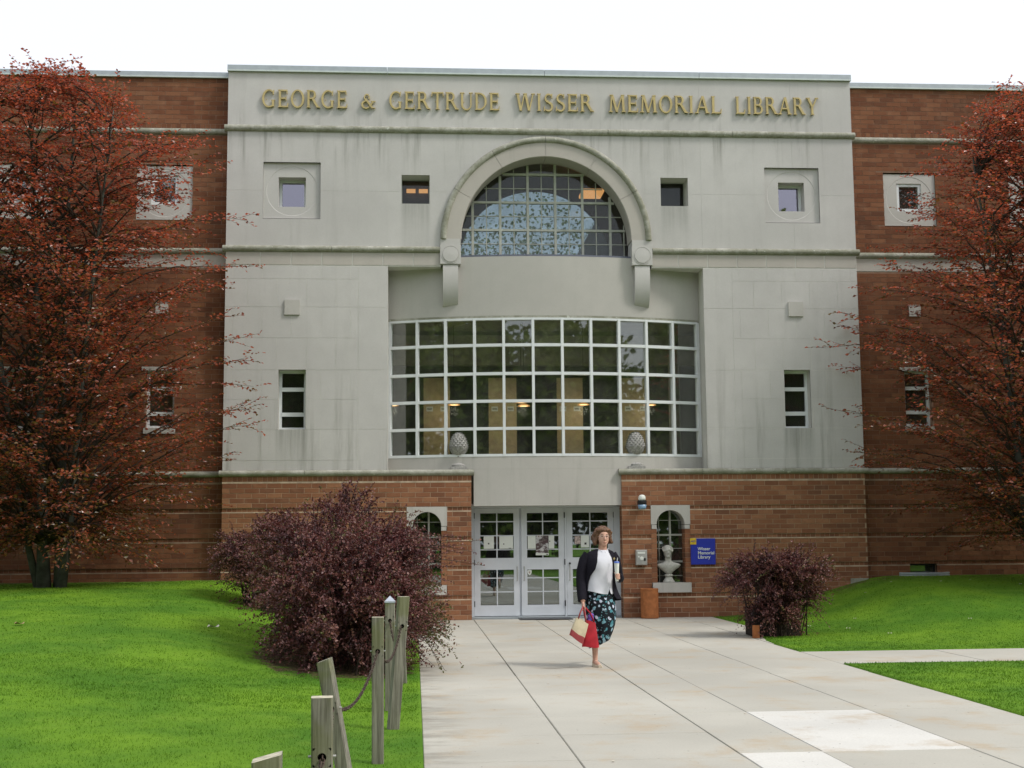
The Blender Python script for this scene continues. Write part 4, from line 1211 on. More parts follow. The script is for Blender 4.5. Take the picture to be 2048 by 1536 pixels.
lm = empty('wall_lamp', (4.335, D, 2.2), 'small black and white lamp fixed high on the brick pier beside the doors', 'lamp')
b = MB(); b.lathe([(0.0, 2.21), (0.085, 2.215), (0.092, 2.19), (0.088, 2.15), (0.07, 2.135), (0.0, 2.135)], 4.335, D - 0.12, 18); b.box(4.30, 4.37, D - 0.1, D - 0.003, 2.15, 2.2); b.build('collar', MAT['black'], lm, smooth=True, angle=40)
b = MB(); b.lathe([(0.064, 2.211), (0.072, 2.25), (0.066, 2.29), (0.045, 2.318), (0.0, 2.328)], 4.335, D - 0.12, 18); b.build('globe', MAT['paper'], lm, smooth=True)
b = MB(); b.lathe([(0.0, 2.05), (0.066, 2.052), (0.078, 2.08), (0.084, 2.134)], 4.335, D - 0.12, 18); b.build('lens', simple('lens in reflected sky blue', (0.22, 0.36, 0.52), 0.2, 0.6), lm, smooth=True)  # sky reflection painted into the lens as its blue colour

bi = empty('ash_bin', (4.42, D - 0.24, 0), 'terracotta coloured cylindrical bin standing at the foot of the right brick pier', 'bin')
b = MB(); b.lathe([(0.0, 0.004), (0.160, 0.004), (0.168, 0.015), (0.168, 0.36), (0.1655, 0.363), (0.1655, 0.367), (0.168, 0.37), (0.168, 0.53), (0.172, 0.535), (0.172, 0.555), (0.160, 0.56), (0.152, 0.555), (0.148, 0.50), (0.0, 0.49)], 4.42, D - 0.24, 32)
b.build('drum', MAT['terracotta'], bi, smooth=True, angle=35)
b = MB(); b.lathe([(0.0, 0.505), (0.147, 0.505)], 4.42, D - 0.24, 24, caps=False); b.build('sand', simple('grey sand', (0.3, 0.28, 0.24), 0.95), bi)

dm = MB(); dm.box(1.97, 2.96, D - 0.33, D + 0.2, 0.004, 0.018); tag(dm.build('door_mat', MAT['black']), 'dark rubber door mat lying before the middle glass door', 'mat')

# finials
def finial(x, label):
    y = D + 0.20
    f = empty('pinecone_finial', (x, y, 2.83), label, 'finial', 'pinecone finials on the brick piers')
    b = MB(); b.box(x - 0.165, x + 0.165, y - 0.15, y + 0.165, 2.831, 2.885)
    b.lathe([(0.15, 2.886), (0.15, 2.925), (0.13, 2.94), (0.085, 2.955), (0.058, 2.985), (0.05, 3.03), (0.06, 3.065), (0.085, 3.072), (0.085, 3.095), (0.07, 3.10)], x, y, 24)
    b.build('pedestal', MAT['finial'], f, smooth=True, angle=35)
    prof = [(0.06, 3.095), (0.11, 3.125), (0.155, 3.18), (0.178, 3.25), (0.172, 3.30), (0.158, 3.36), (0.13, 3.44), (0.09, 3.51), (0.045, 3.55), (0.0, 3.56)]
    b = MB(); b.lathe(prof, x, y, 28); b.build('core', MAT['finial'], f, smooth=True)
    # overlapping scales in rings
    b = MB()
    def rad(z): return np.interp(z, [p[1] for p in prof], [p[0] for p in prof])
    zs2 = list(np.linspace(3.275, 3.54, 8))
    for i, z in enumerate(zs2):
        r = rad(z); n = 13 if i < 6 else 8
        for k in range(n):
            a = 2 * math.pi * (k + 0.5 * (i % 2)) / n; hw = math.pi / n * 0.86; hz = 0.024
            ru, rd = rad(z + hz), rad(z - hz)
            q = [(a, z - hz * 1.1, rd + 0.002), (a + hw, z, r + 0.002), (a, z + hz * 1.1, ru + 0.002), (a - hw, z, r + 0.002)]
            pp = [(x + R_ * math.cos(t), y + R_ * math.sin(t), zz) for t, zz, R_ in q]
            tip = (x + (r + 0.027) * math.cos(a), y + (r + 0.027) * math.sin(a), z + 0.006)
            for e in range(4): b.face([pp[e], pp[(e + 1) % 4], tip])
    o = b.build('scales', MAT['finial'], f); o['kind'] = 'stuff'
    b = MB()
    for k in range(9):                       # acanthus leaves that cup the cone
        a = 2 * math.pi * k / 9
        rows = []
        for t in np.linspace(0, 1, 7):
            z = 3.115 + 0.155 * t; r = rad(z) + 0.006 + 0.022 * max(0, t - 0.6) / 0.4; hw = 0.30 * math.sin(math.pi * (0.25 + 0.62 * t)) 
            if t > 0.85: z -= 0.012
            rows.append([(x + r * math.cos(a + w) * 1.0, y + r * math.sin(a + w), z) for w in (-hw, -hw * 0.5, 0, hw * 0.5, hw)])
        b.grid(rows)
    b.build('leaf_cup', MAT['finial'], f, smooth=True)
finial(0.857, 'grey stone pinecone on the brick pier left of the doors')
finial(4.280, 'grey stone pinecone on the brick pier right of the doors')

# bust in the niche
bu = empty('stone_bust', (4.86, D + 0.10, 0.655), 'pale classical bust on the sill of the right arched window', 'bust')
bx, by = 4.86, D + 0.10
b = MB(); b.lathe([(0.0, 0.655), (0.115, 0.655), (0.115, 0.68), (0.095, 0.70), (0.075, 0.74), (0.06, 0.765), (0.085, 0.78), (0.085, 0.805), (0.05, 0.815)], bx, by, 24); b.build('socle', MAT['bust'], bu, smooth=True, angle=40)
b = MB()
def ell(mb, c, r, n=14, m=0, rot=None):
    rows = []
    for i in range(1, n):
        t = math.pi * i / n
        row = []
        for k in range(n * 2):
            a = math.pi * k / n
            v = Vector((r[0] * math.sin(t) * math.cos(a), r[1] * math.sin(t) * math.sin(a), -r[2] * math.cos(t)))
            if rot: v = rot @ v
            row.append(Vector(c) + v)
        rows.append(row)
    mb.grid(rows, close=True, caps=True, m=m)
b.grid([[(bx + w * math.cos(t) , by + d * math.sin(t), z) for t in np.linspace(0, 2 * math.pi, 24, endpoint=False)] for z, w, d in ((0.80, 0.03, 0.03), (0.84, 0.07, 0.055), (0.89, 0.13, 0.075), (0.94, 0.205, 0.085), (0.985, 0.245, 0.085), (1.01, 0.215, 0.075), (1.035, 0.12, 0.065), (1.06, 0.065, 0.06))], close=True, caps=True)
b.tube([(bx, by + 0.01, 1.0), (bx - 0.01, by - 0.005, 1.13)], [0.068, 0.058], 16)
ell(b, (bx - 0.015, by - 0.02, 1.225), (0.074, 0.092, 0.115)); ell(b, (bx - 0.01, by + 0.01, 1.275), (0.092, 0.102, 0.094))
ell(b, (bx - 0.022, by - 0.115, 1.215), (0.014, 0.02, 0.03)); ell(b, (bx - 0.02, by - 0.09, 1.15), (0.032, 0.03, 0.026)); ell(b, (bx - 0.02, by - 0.103, 1.178), (0.022, 0.014, 0.009)); ell(b, (bx - 0.02, by - 0.088, 1.262), (0.062, 0.03, 0.016))
for k in range(26):
    a = 2 * math.pi * k / 26; ell(b, (bx - 0.01 + 0.088 * math.cos(a), by + 0.0 + 0.10 * math.sin(a), 1.285 + 0.028 * math.sin(a) + 0.02 * math.sin(3 * a)), (0.022, 0.022, 0.022), 6)
remeshed(b, 'figure', MAT['bust'], 0.0075, bu, 3)

# notices on the doors
def sheet(name, x0, x1, z0, z1, label, m='paper', dy=0.0, cat='notice', group='paper notices on the glass doors', dots=()):
    b = MB(); y = DY - 0.012 - dy
    b.box(x0, x1, y, y + 0.0016, z0, z1)
    for (dx, dz, r) in dots: b.box(x0 + dx - r, x0 + dx + r, y - 0.0008, y - 0.0002, z0 + dz - r, z0 + dz + r, m=1)
    o = b.build(name, [MAT[m] if isinstance(m, str) else m, MAT['shelf']])
    return tag(o, label, cat, group)
sheet('paper_notice', 1.338, 1.535, 1.322, 1.562, 'narrow white sheet, left of the two on the left glass door', dots=((0.095, 0.10, 0.014),))
sheet('paper_notice', 1.640, 1.905, 1.322, 1.562, 'wide white sheet, right of the two on the left glass door', dots=((0.085, 0.09, 0.011), (0.22, 0.01, 0.008), (0.19, 0.01, 0.008)))
sheet('paper_notice', 2.190, 2.345, 1.318, 1.565, 'white sheet left of the dark poster on the middle glass door')
sheet('paper_notice', 2.598, 2.705, 1.318, 1.565, 'white sheet right of the dark poster on the middle glass door', dots=((0.02, 0.14, 0.01),))
sheet('paper_notice', 3.225, 3.385, 1.332, 1.565, 'white sheet with a dark dot on the right glass door', dots=((0.09, 0.075, 0.02),))
g = N('printed poster'); P = g.pos()
n1 = g.noise(P, 9, 4, 0.6); n2 = g.noise(g.scale(P, (3.5, 1, 6)), 3, 3)
c = g.ramp(n1, [(0.36, (0.035, 0.03, 0.035)), (0.47, (0.16, 0.12, 0.12)), (0.52, (0.42, 0.41, 0.42)), (0.62, (0.62, 0.61, 0.62)), (0.72, (0.22, 0.09, 0.07))])
c = g.mix(g.rng(n2, 0.5, 0.62), c, (0.09, 0.055, 0.06)); poster_m = g.done(g.bsdf(c, 0.35, None, 0.4))
b = MB(); y = DY - 0.014; b.box(2.350, 2.592, y, y + 0.0015, 1.232, 1.570, m=0); b.box(2.345, 2.597, y - 0.001, y + 0.0025, 1.190, 1.231, m=1); b.box(2.345, 2.597, y + 0.0002, y + 0.0025, 1.571, 1.576, m=1)
b.box(2.545, 2.585, y - 0.0016, y - 0.0011, 1.20, 1.215, m=2)
tag(b.build('poster', [poster_m, MAT['paper'], MAT['shelf']]), 'dark printed poster with white foot on the middle glass door', 'poster')
pink = simple('faded pink print', (0.46, 0.37, 0.34), 0.6, sc=40, var=0.4)
b = MB(); b.box(3.105, 3.218, DY - 0.012, DY - 0.0104, 1.40, 1.555); tag(b.build('small_print', pink), 'small pinkish printed sticker on the right glass door', 'sticker')
b = MB()
b.prism([(2.182, 0.905), (2.182, 0.865), (2.192, 0.835), (2.222, 0.808), (2.252, 0.835), (2.262, 0.865), (2.262, 0.905), (2.222, 0.915)], DY + 0.012, DY + 0.014)
b.prism([(2.205, 0.88), (2.205, 0.86), (2.222, 0.835), (2.240, 0.86), (2.240, 0.88)], DY + 0.0105, DY + 0.0115, m=1)
tag(b.build('shield_sticker', [MAT['paper'], pink]), 'white shield shaped sticker low on the middle glass door', 'sticker')

# bookcases and hanging lamps behind the big window
for i, (xa, xb, lab) in enumerate(((0.20, 0.76, 'tan bookcase end behind the second and third columns of panes'), (1.59, 2.19, 'tan bookcase end just left of the middle of the big window'), (3.06, 3.62, 'tan bookcase end just right of the middle of the big window'), (4.47, 5.06, 'tan bookcase end near the right end of the big window'))):
    y = D + 3.0
    k_ = empty('bookcase', ((xa + xb) / 2, y, 2.9), lab, 'bookcase', 'bookcases behind the bowed window')
    b = MB(); b.box(xa, xb, y, y + 0.04, 2.9, 4.945); b.build('end_panel', MAT['tan'], k_)
    b = MB()
    for z in np.arange(2.98, 4.9, 0.32): b.box(xa + 0.02, xb - 0.02, y + 0.041, y + 2.6, z, z + 0.03)
    b.box((xa + xb) / 2 - 0.02, (xa + xb) / 2 + 0.02, y + 0.041, y + 2.6, 2.9, 4.9); b.build('shelves', MAT['shelf'], k_)
    for dx in (0.06, xb - xa - 0.2):
        b = MB(); b.box(xa + dx, xa + dx + 0.14, y - 0.006, y - 0.001, 4.225, 4.33); b.box(xa + dx + 0.02, xa + dx + 0.12, y - 0.0075, y - 0.0065, 4.262, 4.292, m=1); b.build('label_card', [MAT['paper'], MAT['grey']], k_)
b = MB(); b.lathe([(0.12, 2.9), (0.12, 6.0)], 5.42, D + 2.0, 18, caps=False); tag(b.build('column', MAT['grey'], smooth=True), 'round grey column inside the right end of the big window', 'column')
for x, z, yy, lab in ((-0.45, 4.30, 2.5, 'behind the left edge'), (0.834, 4.31, 2.5, 'over the left pinecone'), (2.225, 4.33, 2.2, 'near the middle, the upper one'), (2.255, 4.225, 1.9, 'near the middle, the lower one'), (3.572, 4.31, 2.5, 'right of the middle'), (4.992, 4.30, 2.5, 'near the right bookcase')):
    y = D + yy; p = empty('pendant_lamp', (x, y, z + 1), 'small lit hanging lamp in the big window ' + lab, 'lamp', 'lit lamps behind the bowed window')
    b = MB(); b.lathe([(0.015, z + 0.055), (0.06, z + 0.045), (0.125, z + 0.012), (0.13, z)], x, y, 18, caps=False); b.build('shade', MAT['panel_lamp'], p, smooth=True)
    b = MB(); b.lathe([(0.0, z + 0.002), (0.09, z + 0.004)], x, y, 14, caps=False); b.build('bulb', MAT['warm'], p)
    b = MB(); b.tube([(x, y, z + 0.055), (x, y, 6.0)], 0.006, 5); b.build('rod', MAT['black'], p)
    pl = bpy.data.lights.new('lamp_light', 'POINT'); pl.energy = 2.6; pl.color = (1, 0.86, 0.66); pl.shadow_soft_size = 0.1
    lo = bpy.data.objects.new('lamp_light', pl); lo.location = (x, y, z - 0.12); COL.objects.link(lo); under(lo, p)

# white pipe end and planter at the right
pz = float(lawn_h(8.43, 26.2)) 
b = MB(); pts = [(8.62, D - 0.03, 0.60), (8.52, D - 0.12, 0.585), (8.40, D - 0.2, 0.55), (8.28, D - 0.25, 0.50)]
b.tube(pts, 0.035, 10); tag(b.build('pipe_end', MAT['white'], smooth=True), 'white drain pipe end lying in the grass against the brick', 'pipe')
wood = None
# ================================================================== plants
def tubes_np(mb_list):
    pass
LEAF_BEECH = [(0.0, (0.080, 0.024, 0.014)), (0.20, (0.170, 0.045, 0.020)), (0.45, (0.300, 0.082, 0.048)), (0.70, (0.410, 0.120, 0.062)), (0.84, (0.40, 0.150, 0.115)), (0.92, (0.165, 0.105, 0.026)), (1.0, (0.105, 0.085, 0.020))]
LEAF_BARB = [(0.0, (0.036, 0.014, 0.018)), (0.35, (0.095, 0.036, 0.038)), (0.65, (0.170, 0.066, 0.060)), (0.85, (0.25, 0.120, 0.095)), (0.95, (0.15, 0.11, 0.045)), (1.0, (0.10, 0.11, 0.03))]
M_BEECH = leaf_mat('copper beech leaf', LEAF_BEECH, 0.46, 0.28, 0.8, (1.6, 1.0, 0.75))
M_BARB = leaf_mat('barberry leaf', LEAF_BARB, 0.22, 0.45, 0.45, (1.2, 0.7, 0.7))
M_BARK = simple('grey beech bark', (0.075, 0.078, 0.066), 0.9, 0.15, sc=6, var=0.35, bmp=0.4)
M_TWIG = simple('dark twig', (0.060, 0.045, 0.036), 0.9, 0.1, sc=20, var=0.3)

def leaves_mesh(name, base, dirs, nrm, length, width, mat_, rnd, parent):
    """folded diamond leaves: arrays of base points, directions and normals"""
    n = len(base)
    d = dirs / np.linalg.norm(dirs, axis=1, keepdims=True)
    s = np.cross(nrm, d); s /= np.maximum(np.linalg.norm(s, axis=1, keepdims=True), 1e-6)
    u = np.cross(d, s)
    L = length[:, None]; Wd = width[:, None]
    V = np.empty((n, 6, 3))
    V[:, 0] = base
    V[:, 1] = base + d * L * 0.38 + s * Wd + u * Wd * 0.35
    V[:, 2] = base + d * L * 0.75 + s * Wd * 0.7 + u * Wd * 0.25 - u * L * 0.03
    V[:, 3] = base + d * L - u * L * 0.12
    V[:, 4] = base + d * L * 0.75 - s * Wd * 0.7 + u * Wd * 0.25 - u * L * 0.03
    V[:, 5] = base + d * L * 0.38 - s * Wd + u * Wd * 0.35
    k = (np.arange(n) * 6)[:, None, None]
    F = np.array([(0, 1, 2, 3), (0, 3, 4, 5)])
    return fast_mesh(name, V.reshape(-1, 3), (k + F[None]).reshape(-1, 4), mat_, attr=np.repeat(rnd, 2), smooth=False, parent=parent)

def curve(p0, p1, rise, n=9):
    """branch that leaves steeply and flattens towards its tip"""
    p0, p1 = np.array(p0), np.array(p1)
    t = np.linspace(0, 1, n)[:, None]
    c = p0 * (1 - t) + p1 * t
    c[:, 2:3] += rise * np.sin(np.pi * t) * (1 - 0.3 * t)
    return c

def beech(x, y, z0, stems, prof, seed, label, nb, yclip, xclip=None, az_bias=None):
    rg = np.random.default_rng(seed)
    t = empty('beech_tree', (x, y, z0), label, 'tree', 'copper beeches before the wings')
    tr = MB(); centre = []
    for (dx, dy, ex, ey, top, r0) in stems:
        zs3 = np.linspace(0, 1, 12)
        pts = [(x + dx + (ex - dx) * q ** 0.8 + 0.05 * math.sin(5 * q + dx * 9), y + dy + (ey - dy) * q + 0.05 * math.cos(4 * q + dy * 7), z0 - 0.12 + (top - z0 + 0.12) * q) for q in zs3]
        tr.tube(pts, [r0 * (1.25 if q == 0 else 1) * (1 - 0.93 * q) + 0.004 for q in zs3], 10)
        centre.append(np.array(pts))
    tr.build('trunk', M_BARK, t, smooth=True)
    zlo, zhi = prof[0][0], prof[-1][0]
    pz_, pr_ = [p[0] for p in prof], [p[1] for p in prof]
    lim = MB(); B0, Dr, Nm, Ln, Rn = [], [], [], [], []
    for i in range(nb):
        u = (i + rg.random()) / nb
        zt = zlo + (zhi - zlo) * u ** 0.95; hf = (zt - zlo) / (zhi - zlo)
        az = i * 2.39996 + rg.uniform(-0.4, 0.4)
        if az_bias is not None and rg.random() < 0.35: az = az_bias + rg.normal(0, 0.7)
        rmax = np.interp(zt, pz_, pr_) * rg.uniform(0.56, 1.10)
        tip = np.array([x + rmax * math.cos(az), y + rmax * 0.95 * math.sin(az), zt])
        tip[1] = min(tip[1], yclip - rg.uniform(0.05, 0.3))
        st = centre[int(rg.integers(len(centre)))]
        zb = max(z0 + 0.7, zt - rmax * rg.uniform(0.35, 0.75) - 0.2)
        zb = min(zb, st[-1, 2] - 0.3)
        p0 = [np.interp(zb, st[:, 2], st[:, q]) for q in range(3)]
        L = np.linalg.norm(tip - np.array(p0))
        if L < 0.4: continue
        c = curve(p0, tip, 0.17 * L, 9)
        c[1:-1] += rg.normal(0, 0.02 * L, (7, 3)) * 0.5
        lim.tube([tuple(q) for q in c], [max(0.004, 0.012 + 0.012 * L * (1 - k / 8) ** 1.2 - 0.008 * k / 8) * 0.52 for k in range(9)], 5, caps=False)
        # side twigs in a flat spray
        seg = np.linspace(0.24, 1.0, int(5 + L * 6.0))
        tv = c[-1] - c[3]; tv /= np.linalg.norm(tv)
        for k, sgm in enumerate(seg):
            f = sgm * 8; a_ = int(min(7, f)); q0 = c[a_] + (c[a_ + 1] - c[a_]) * (f - a_)
            sd_ = 1 if k % 2 else -1
            ln = rg.uniform(0.30, 0.78) * (1.15 - 0.55 * sgm)
            lat = np.cross(tv, (0, 0, 1)); lat /= max(np.linalg.norm(lat), 1e-6)
            dv = tv * rg.uniform(0.5, 0.95) + lat * sd_ * rg.uniform(0.35, 1.0) + np.array([0, 0, rg.uniform(-0.25, 0.30)])
            if sgm == seg[-1]: dv = tv + np.array([0, 0, rg.uniform(-.2, .25)])
            dv /= np.linalg.norm(dv)
            m = max(4, int(ln / 0.050)); q = np.linspace(0.12, 1, m)
            pts = q0 + np.outer(q * ln, dv); pts[:, 2] -= rg.uniform(0.0, 0.30) * ln * q ** 2; pts += np.outer(q * (1 - q), rg.normal(0, 0.25, 3) * ln)
            pts[:, 1] = np.minimum(pts[:, 1], yclip)
            if ln > 0.3: lim.tube([tuple(q0), tuple(pts[m // 2]), tuple(pts[-1])], [0.004, 0.003, 0.0016], 3, caps=False)
            alt = np.where(np.arange(m) % 2, 1.0, -1.0)
            la = np.cross(dv, (0, 0, 1)); la /= max(np.linalg.norm(la), 1e-6)
            dd = dv * 0.7 + np.outer(alt, la) * 0.8 + rg.normal(0, 0.28, (m, 3)); dd[:, 2] -= 0.18
            B0.append(pts); Dr.append(dd); Nm.append(np.array([0, 0, 1]) + rg.normal(0, 0.45, (m, 3)))
            Ln.append(rg.uniform(0.044, 0.086, m))
            young = 0.10 * (zt - zlo) / (zhi - zlo)
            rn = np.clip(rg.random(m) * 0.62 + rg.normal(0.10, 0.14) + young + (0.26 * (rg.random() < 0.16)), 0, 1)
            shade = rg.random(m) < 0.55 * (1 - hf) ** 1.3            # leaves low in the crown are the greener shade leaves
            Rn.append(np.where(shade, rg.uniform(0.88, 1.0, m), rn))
    lim.build('branches', M_TWIG, t, smooth=True)
    B0, Dr, Nm, Ln, Rn = map(np.concatenate, (B0, Dr, Nm, Ln, Rn))
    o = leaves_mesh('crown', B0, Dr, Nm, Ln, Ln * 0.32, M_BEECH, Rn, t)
    o['kind'] = 'stuff'
    return t, len(B0)

zL = float(lawn_h(-6.2, 23.6))
profL = [(1.15, 1.9), (2.0, 2.5), (3.0, 3.0), (4.0, 3.45), (5.0, 3.2), (5.8, 3.0), (6.4, 3.3), (7.4, 2.85), (8.1, 2.6), (8.5, 2.4), (8.9, 2.0), (9.2, 1.5), (9.5, 0.9), (9.8, 0.4)]
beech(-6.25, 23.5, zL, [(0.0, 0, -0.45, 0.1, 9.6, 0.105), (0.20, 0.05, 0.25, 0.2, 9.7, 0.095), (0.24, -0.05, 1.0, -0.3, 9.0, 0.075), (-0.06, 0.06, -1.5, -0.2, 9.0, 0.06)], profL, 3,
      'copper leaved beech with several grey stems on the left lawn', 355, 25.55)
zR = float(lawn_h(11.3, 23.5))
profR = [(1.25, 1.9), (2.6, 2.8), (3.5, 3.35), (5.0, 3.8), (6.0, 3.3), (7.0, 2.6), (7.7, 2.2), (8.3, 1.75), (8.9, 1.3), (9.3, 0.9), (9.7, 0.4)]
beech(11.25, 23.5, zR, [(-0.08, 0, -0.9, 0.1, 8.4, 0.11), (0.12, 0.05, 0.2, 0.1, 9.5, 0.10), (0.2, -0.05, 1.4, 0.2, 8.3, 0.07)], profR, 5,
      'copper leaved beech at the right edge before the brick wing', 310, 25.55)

def barberry(name, label, blobs, nshoot, seed, stray=(), cat='shrub', group=None, lmin=0.22, lmax=0.55):
    """dense shrub of arching shoots with small leaves. blobs: (centre, radii)"""
    rg = np.random.default_rng(seed)
    c0 = np.mean([b[0] for b in blobs], axis=0)
    t = empty(name, (c0[0], c0[1], float(lawn_h(c0[0], c0[1]))), label, cat, group)
    tw = MB(); B0, Dr, Nm, Ln, Rn = [], [], [], [], []
    vol = np.array([b[1][0] * b[1][1] * b[1][2] for b in blobs]) ** 0.67; vol /= vol.sum()
    shoots = []
    ncl = max(14, nshoot // 40); clus = []
    for i in range(ncl):
        v = rg.normal(0, 1, 3); v[2] = abs(v[2]) * 0.9 - 0.25; clus.append((int(rg.choice(len(blobs), p=vol)), v / np.linalg.norm(v), rg.uniform(0.62, 0.98), rg.normal(0, 0.13)))
    for i in range(nshoot):
        hue = 0.0
        if rg.random() < 0.72:
            ib, v, rr_, hue = clus[int(rg.integers(ncl))]; b = blobs[ib]
            v = v + rg.normal(0, 0.11, 3); v /= np.linalg.norm(v); rr_ = rr_ * rg.uniform(0.72, 1.0)
        else:
            b = blobs[int(rg.choice(len(blobs), p=vol))]
            v = rg.normal(0, 1, 3); v /= np.linalg.norm(v); rr_ = rg.uniform(0.0, 0.75)
        p = np.array(b[0]) + v * np.array(b[1]) * rr_
        gz_ = float(lawn_h(p[0], p[1]))
        if p[2] < gz_ + 0.03: p[2] = gz_ + rg.uniform(0.03, 0.3)
        dv = v * 0.8 + np.array([0, 0, 0.45]) + rg.normal(0, 0.35, 3)
        if p[0] > -0.15 and p[2] < 1.05 and p[0] < 2: hue += 0.34      # low right shoots: greener leaves, paler to paint the light on them
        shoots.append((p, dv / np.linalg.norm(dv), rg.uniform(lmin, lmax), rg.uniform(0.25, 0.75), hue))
    for (p, dv, L) in stray:
        dv = np.array(dv, float); shoots.append((np.array(p, float), dv / np.linalg.norm(dv), L, 0.22, 0.05))
    for i, (p, dv, L, droop, hue) in enumerate(shoots):
        m = int(L / 0.018); q = np.linspace(0, 1, m)
        pts = p + np.outer(q * L, dv); pts[:, 2] -= droop * L * q ** 2 * 0.8
        g_ = lawn_h(pts[:, 0], pts[:, 1]) + 0.015
        pts[:, 2] = np.maximum(pts[:, 2], g_)
        if i % 3 == 0 or L > lmax: tw.tube([tuple(pts[0]), tuple(pts[m // 2]), tuple(pts[-1])], [0.006, 0.004, 0.002], 3, caps=False)
        dd = dv * 0.5 + rg.normal(0, 0.75, (m, 3)); dd[:, 2] += 0.2
        B0.append(pts); Dr.append(dd); Nm.append(np.array([0, 0, 1]) + rg.normal(0, 0.45, (m, 3))); Ln.append(rg.uniform(0.020, 0.042, m))
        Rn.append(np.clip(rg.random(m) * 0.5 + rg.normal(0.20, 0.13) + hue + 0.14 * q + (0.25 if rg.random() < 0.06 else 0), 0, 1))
    # stems from the ground
    for i in range(60):
        b = blobs[int(rg.integers(len(blobs)))]
        a = rg.uniform(0, 6.28); r = rg.uniform(0.0, 0.45)
        px, py = b[0][0] + b[1][0] * r * math.cos(a), b[0][1] + b[1][1] * r * math.sin(a); g_ = float(lawn_h(px, py))
        ex, ey = b[0][0] + b[1][0] * 0.8 * math.cos(a) * rg.uniform(0.4, 1), b[0][1] + b[1][1] * 0.8 * math.sin(a) * rg.uniform(0.4, 1)
        tw.tube([(px, py, g_ - 0.05), ((px + ex) / 2, (py + ey) / 2, g_ + 0.55 * (b[0][2] - g_)), (ex, ey, b[0][2] + 0.3 * b[1][2])], [0.012, 0.009, 0.004], 4, caps=False)
    tw.build('stems', M_TWIG, t, smooth=True)
    B0, Dr, Nm, Ln, Rn = map(np.concatenate, (B0, Dr, Nm, Ln, Rn))
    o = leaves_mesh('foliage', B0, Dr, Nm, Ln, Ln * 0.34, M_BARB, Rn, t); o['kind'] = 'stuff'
    return len(B0)
rg_ = np.random.default_rng(9)
stray = []
for i in range(15):
    stray.append(((rg_.uniform(-0.3, 0.0), rg_.uniform(15.5, 18.5), rg_.uniform(1.1, 1.55)), (0.9, rg_.normal(0, 0.4), rg_.uniform(0.05, 0.4)), rg_.uniform(0.6, 0.95)))
for i in range(7):
    stray.append(((rg_.uniform(-1.5, -0.5), rg_.uniform(15.8, 18), rg_.uniform(1.7, 1.95)), (rg_.normal(0.1, 0.35), rg_.normal(0, 0.3), 1), rg_.uniform(0.3, 0.5)))
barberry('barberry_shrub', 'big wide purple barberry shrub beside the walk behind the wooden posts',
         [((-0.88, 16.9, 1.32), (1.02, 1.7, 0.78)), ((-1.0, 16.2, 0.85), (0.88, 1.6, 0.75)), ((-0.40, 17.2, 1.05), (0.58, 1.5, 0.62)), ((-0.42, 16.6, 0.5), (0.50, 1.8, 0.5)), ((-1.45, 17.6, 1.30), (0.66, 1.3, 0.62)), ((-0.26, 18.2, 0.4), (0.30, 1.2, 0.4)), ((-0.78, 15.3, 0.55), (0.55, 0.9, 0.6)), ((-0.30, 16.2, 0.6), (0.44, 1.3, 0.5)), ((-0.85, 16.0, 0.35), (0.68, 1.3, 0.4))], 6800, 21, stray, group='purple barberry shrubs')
barberry('barberry_shrub', 'dark purple shrub half hidden behind the big one, against the left pier',
         [((-2.48, 21.6, 1.25), (0.52, 0.7, 0.60)), ((-2.25, 21.2, 0.85), (0.50, 0.7, 0.6))], 1300, 22, group='purple barberry shrubs')
rb = []
for i in range(12):
    rb.append(((rg_.uniform(5.1, 6.1), 20.5, rg_.uniform(1.0, 1.15)), (rg_.normal(0, 0.6), rg_.normal(0, 0.3), 0.8), rg_.uniform(0.3, 0.5)))
barberry('barberry_shrub', 'smaller round purple shrub right of the walk in front of the brick pier',
         [((5.50, 20.6, 0.90), (0.66, 0.55, 0.34)), ((5.82, 20.6, 0.90), (0.50, 0.5, 0.30)), ((5.20, 20.6, 0.78), (0.44, 0.45, 0.32)), ((5.50, 20.42, 0.42), (0.40, 0.36, 0.42)), ((5.46, 20.28, 0.28), (0.34, 0.16, 0.28)), ((5.85, 20.7, 0.62), (0.36, 0.4, 0.34))], 2000, 23, rb, group='purple barberry shrubs', lmin=0.2, lmax=0.45)

# dark box under the right shrub
pb = empty('planter_box', (5.47, 20.55, 0), 'dark wooden box half hidden under the right purple shrub', 'planter')
M_DARKWOOD = simple('dark stained wood', (0.030, 0.023, 0.020), 0.8, 0.15, sc=12, var=0.3)
b = MB()
for k in range(4): b.box(5.12, 5.84, 20.30, 20.34, 0.01 + k * 0.105, 0.11 + k * 0.105)
b.build('front_board', M_DARKWOOD, pb)
b = MB(); b.box(5.12, 5.16, 20.345, 20.85, 0.01, 0.43); b.box(5.80, 5.84, 20.345, 20.85, 0.01, 0.43); b.build('side_board', M_DARKWOOD, pb)
b = MB(); b.box(5.165, 5.795, 20.345, 20.85, 0.0, 0.4); b.build('soil', simple('dark soil', (0.03, 0.022, 0.016), 0.95), pb)
b = MB(); b.box(5.055, 5.15, 20.10, 20.17, 0.004, 0.19); tag(b.build('loose_brick', MAT['terracotta']), 'orange brick standing upright at the foot of the right shrub', 'brick')

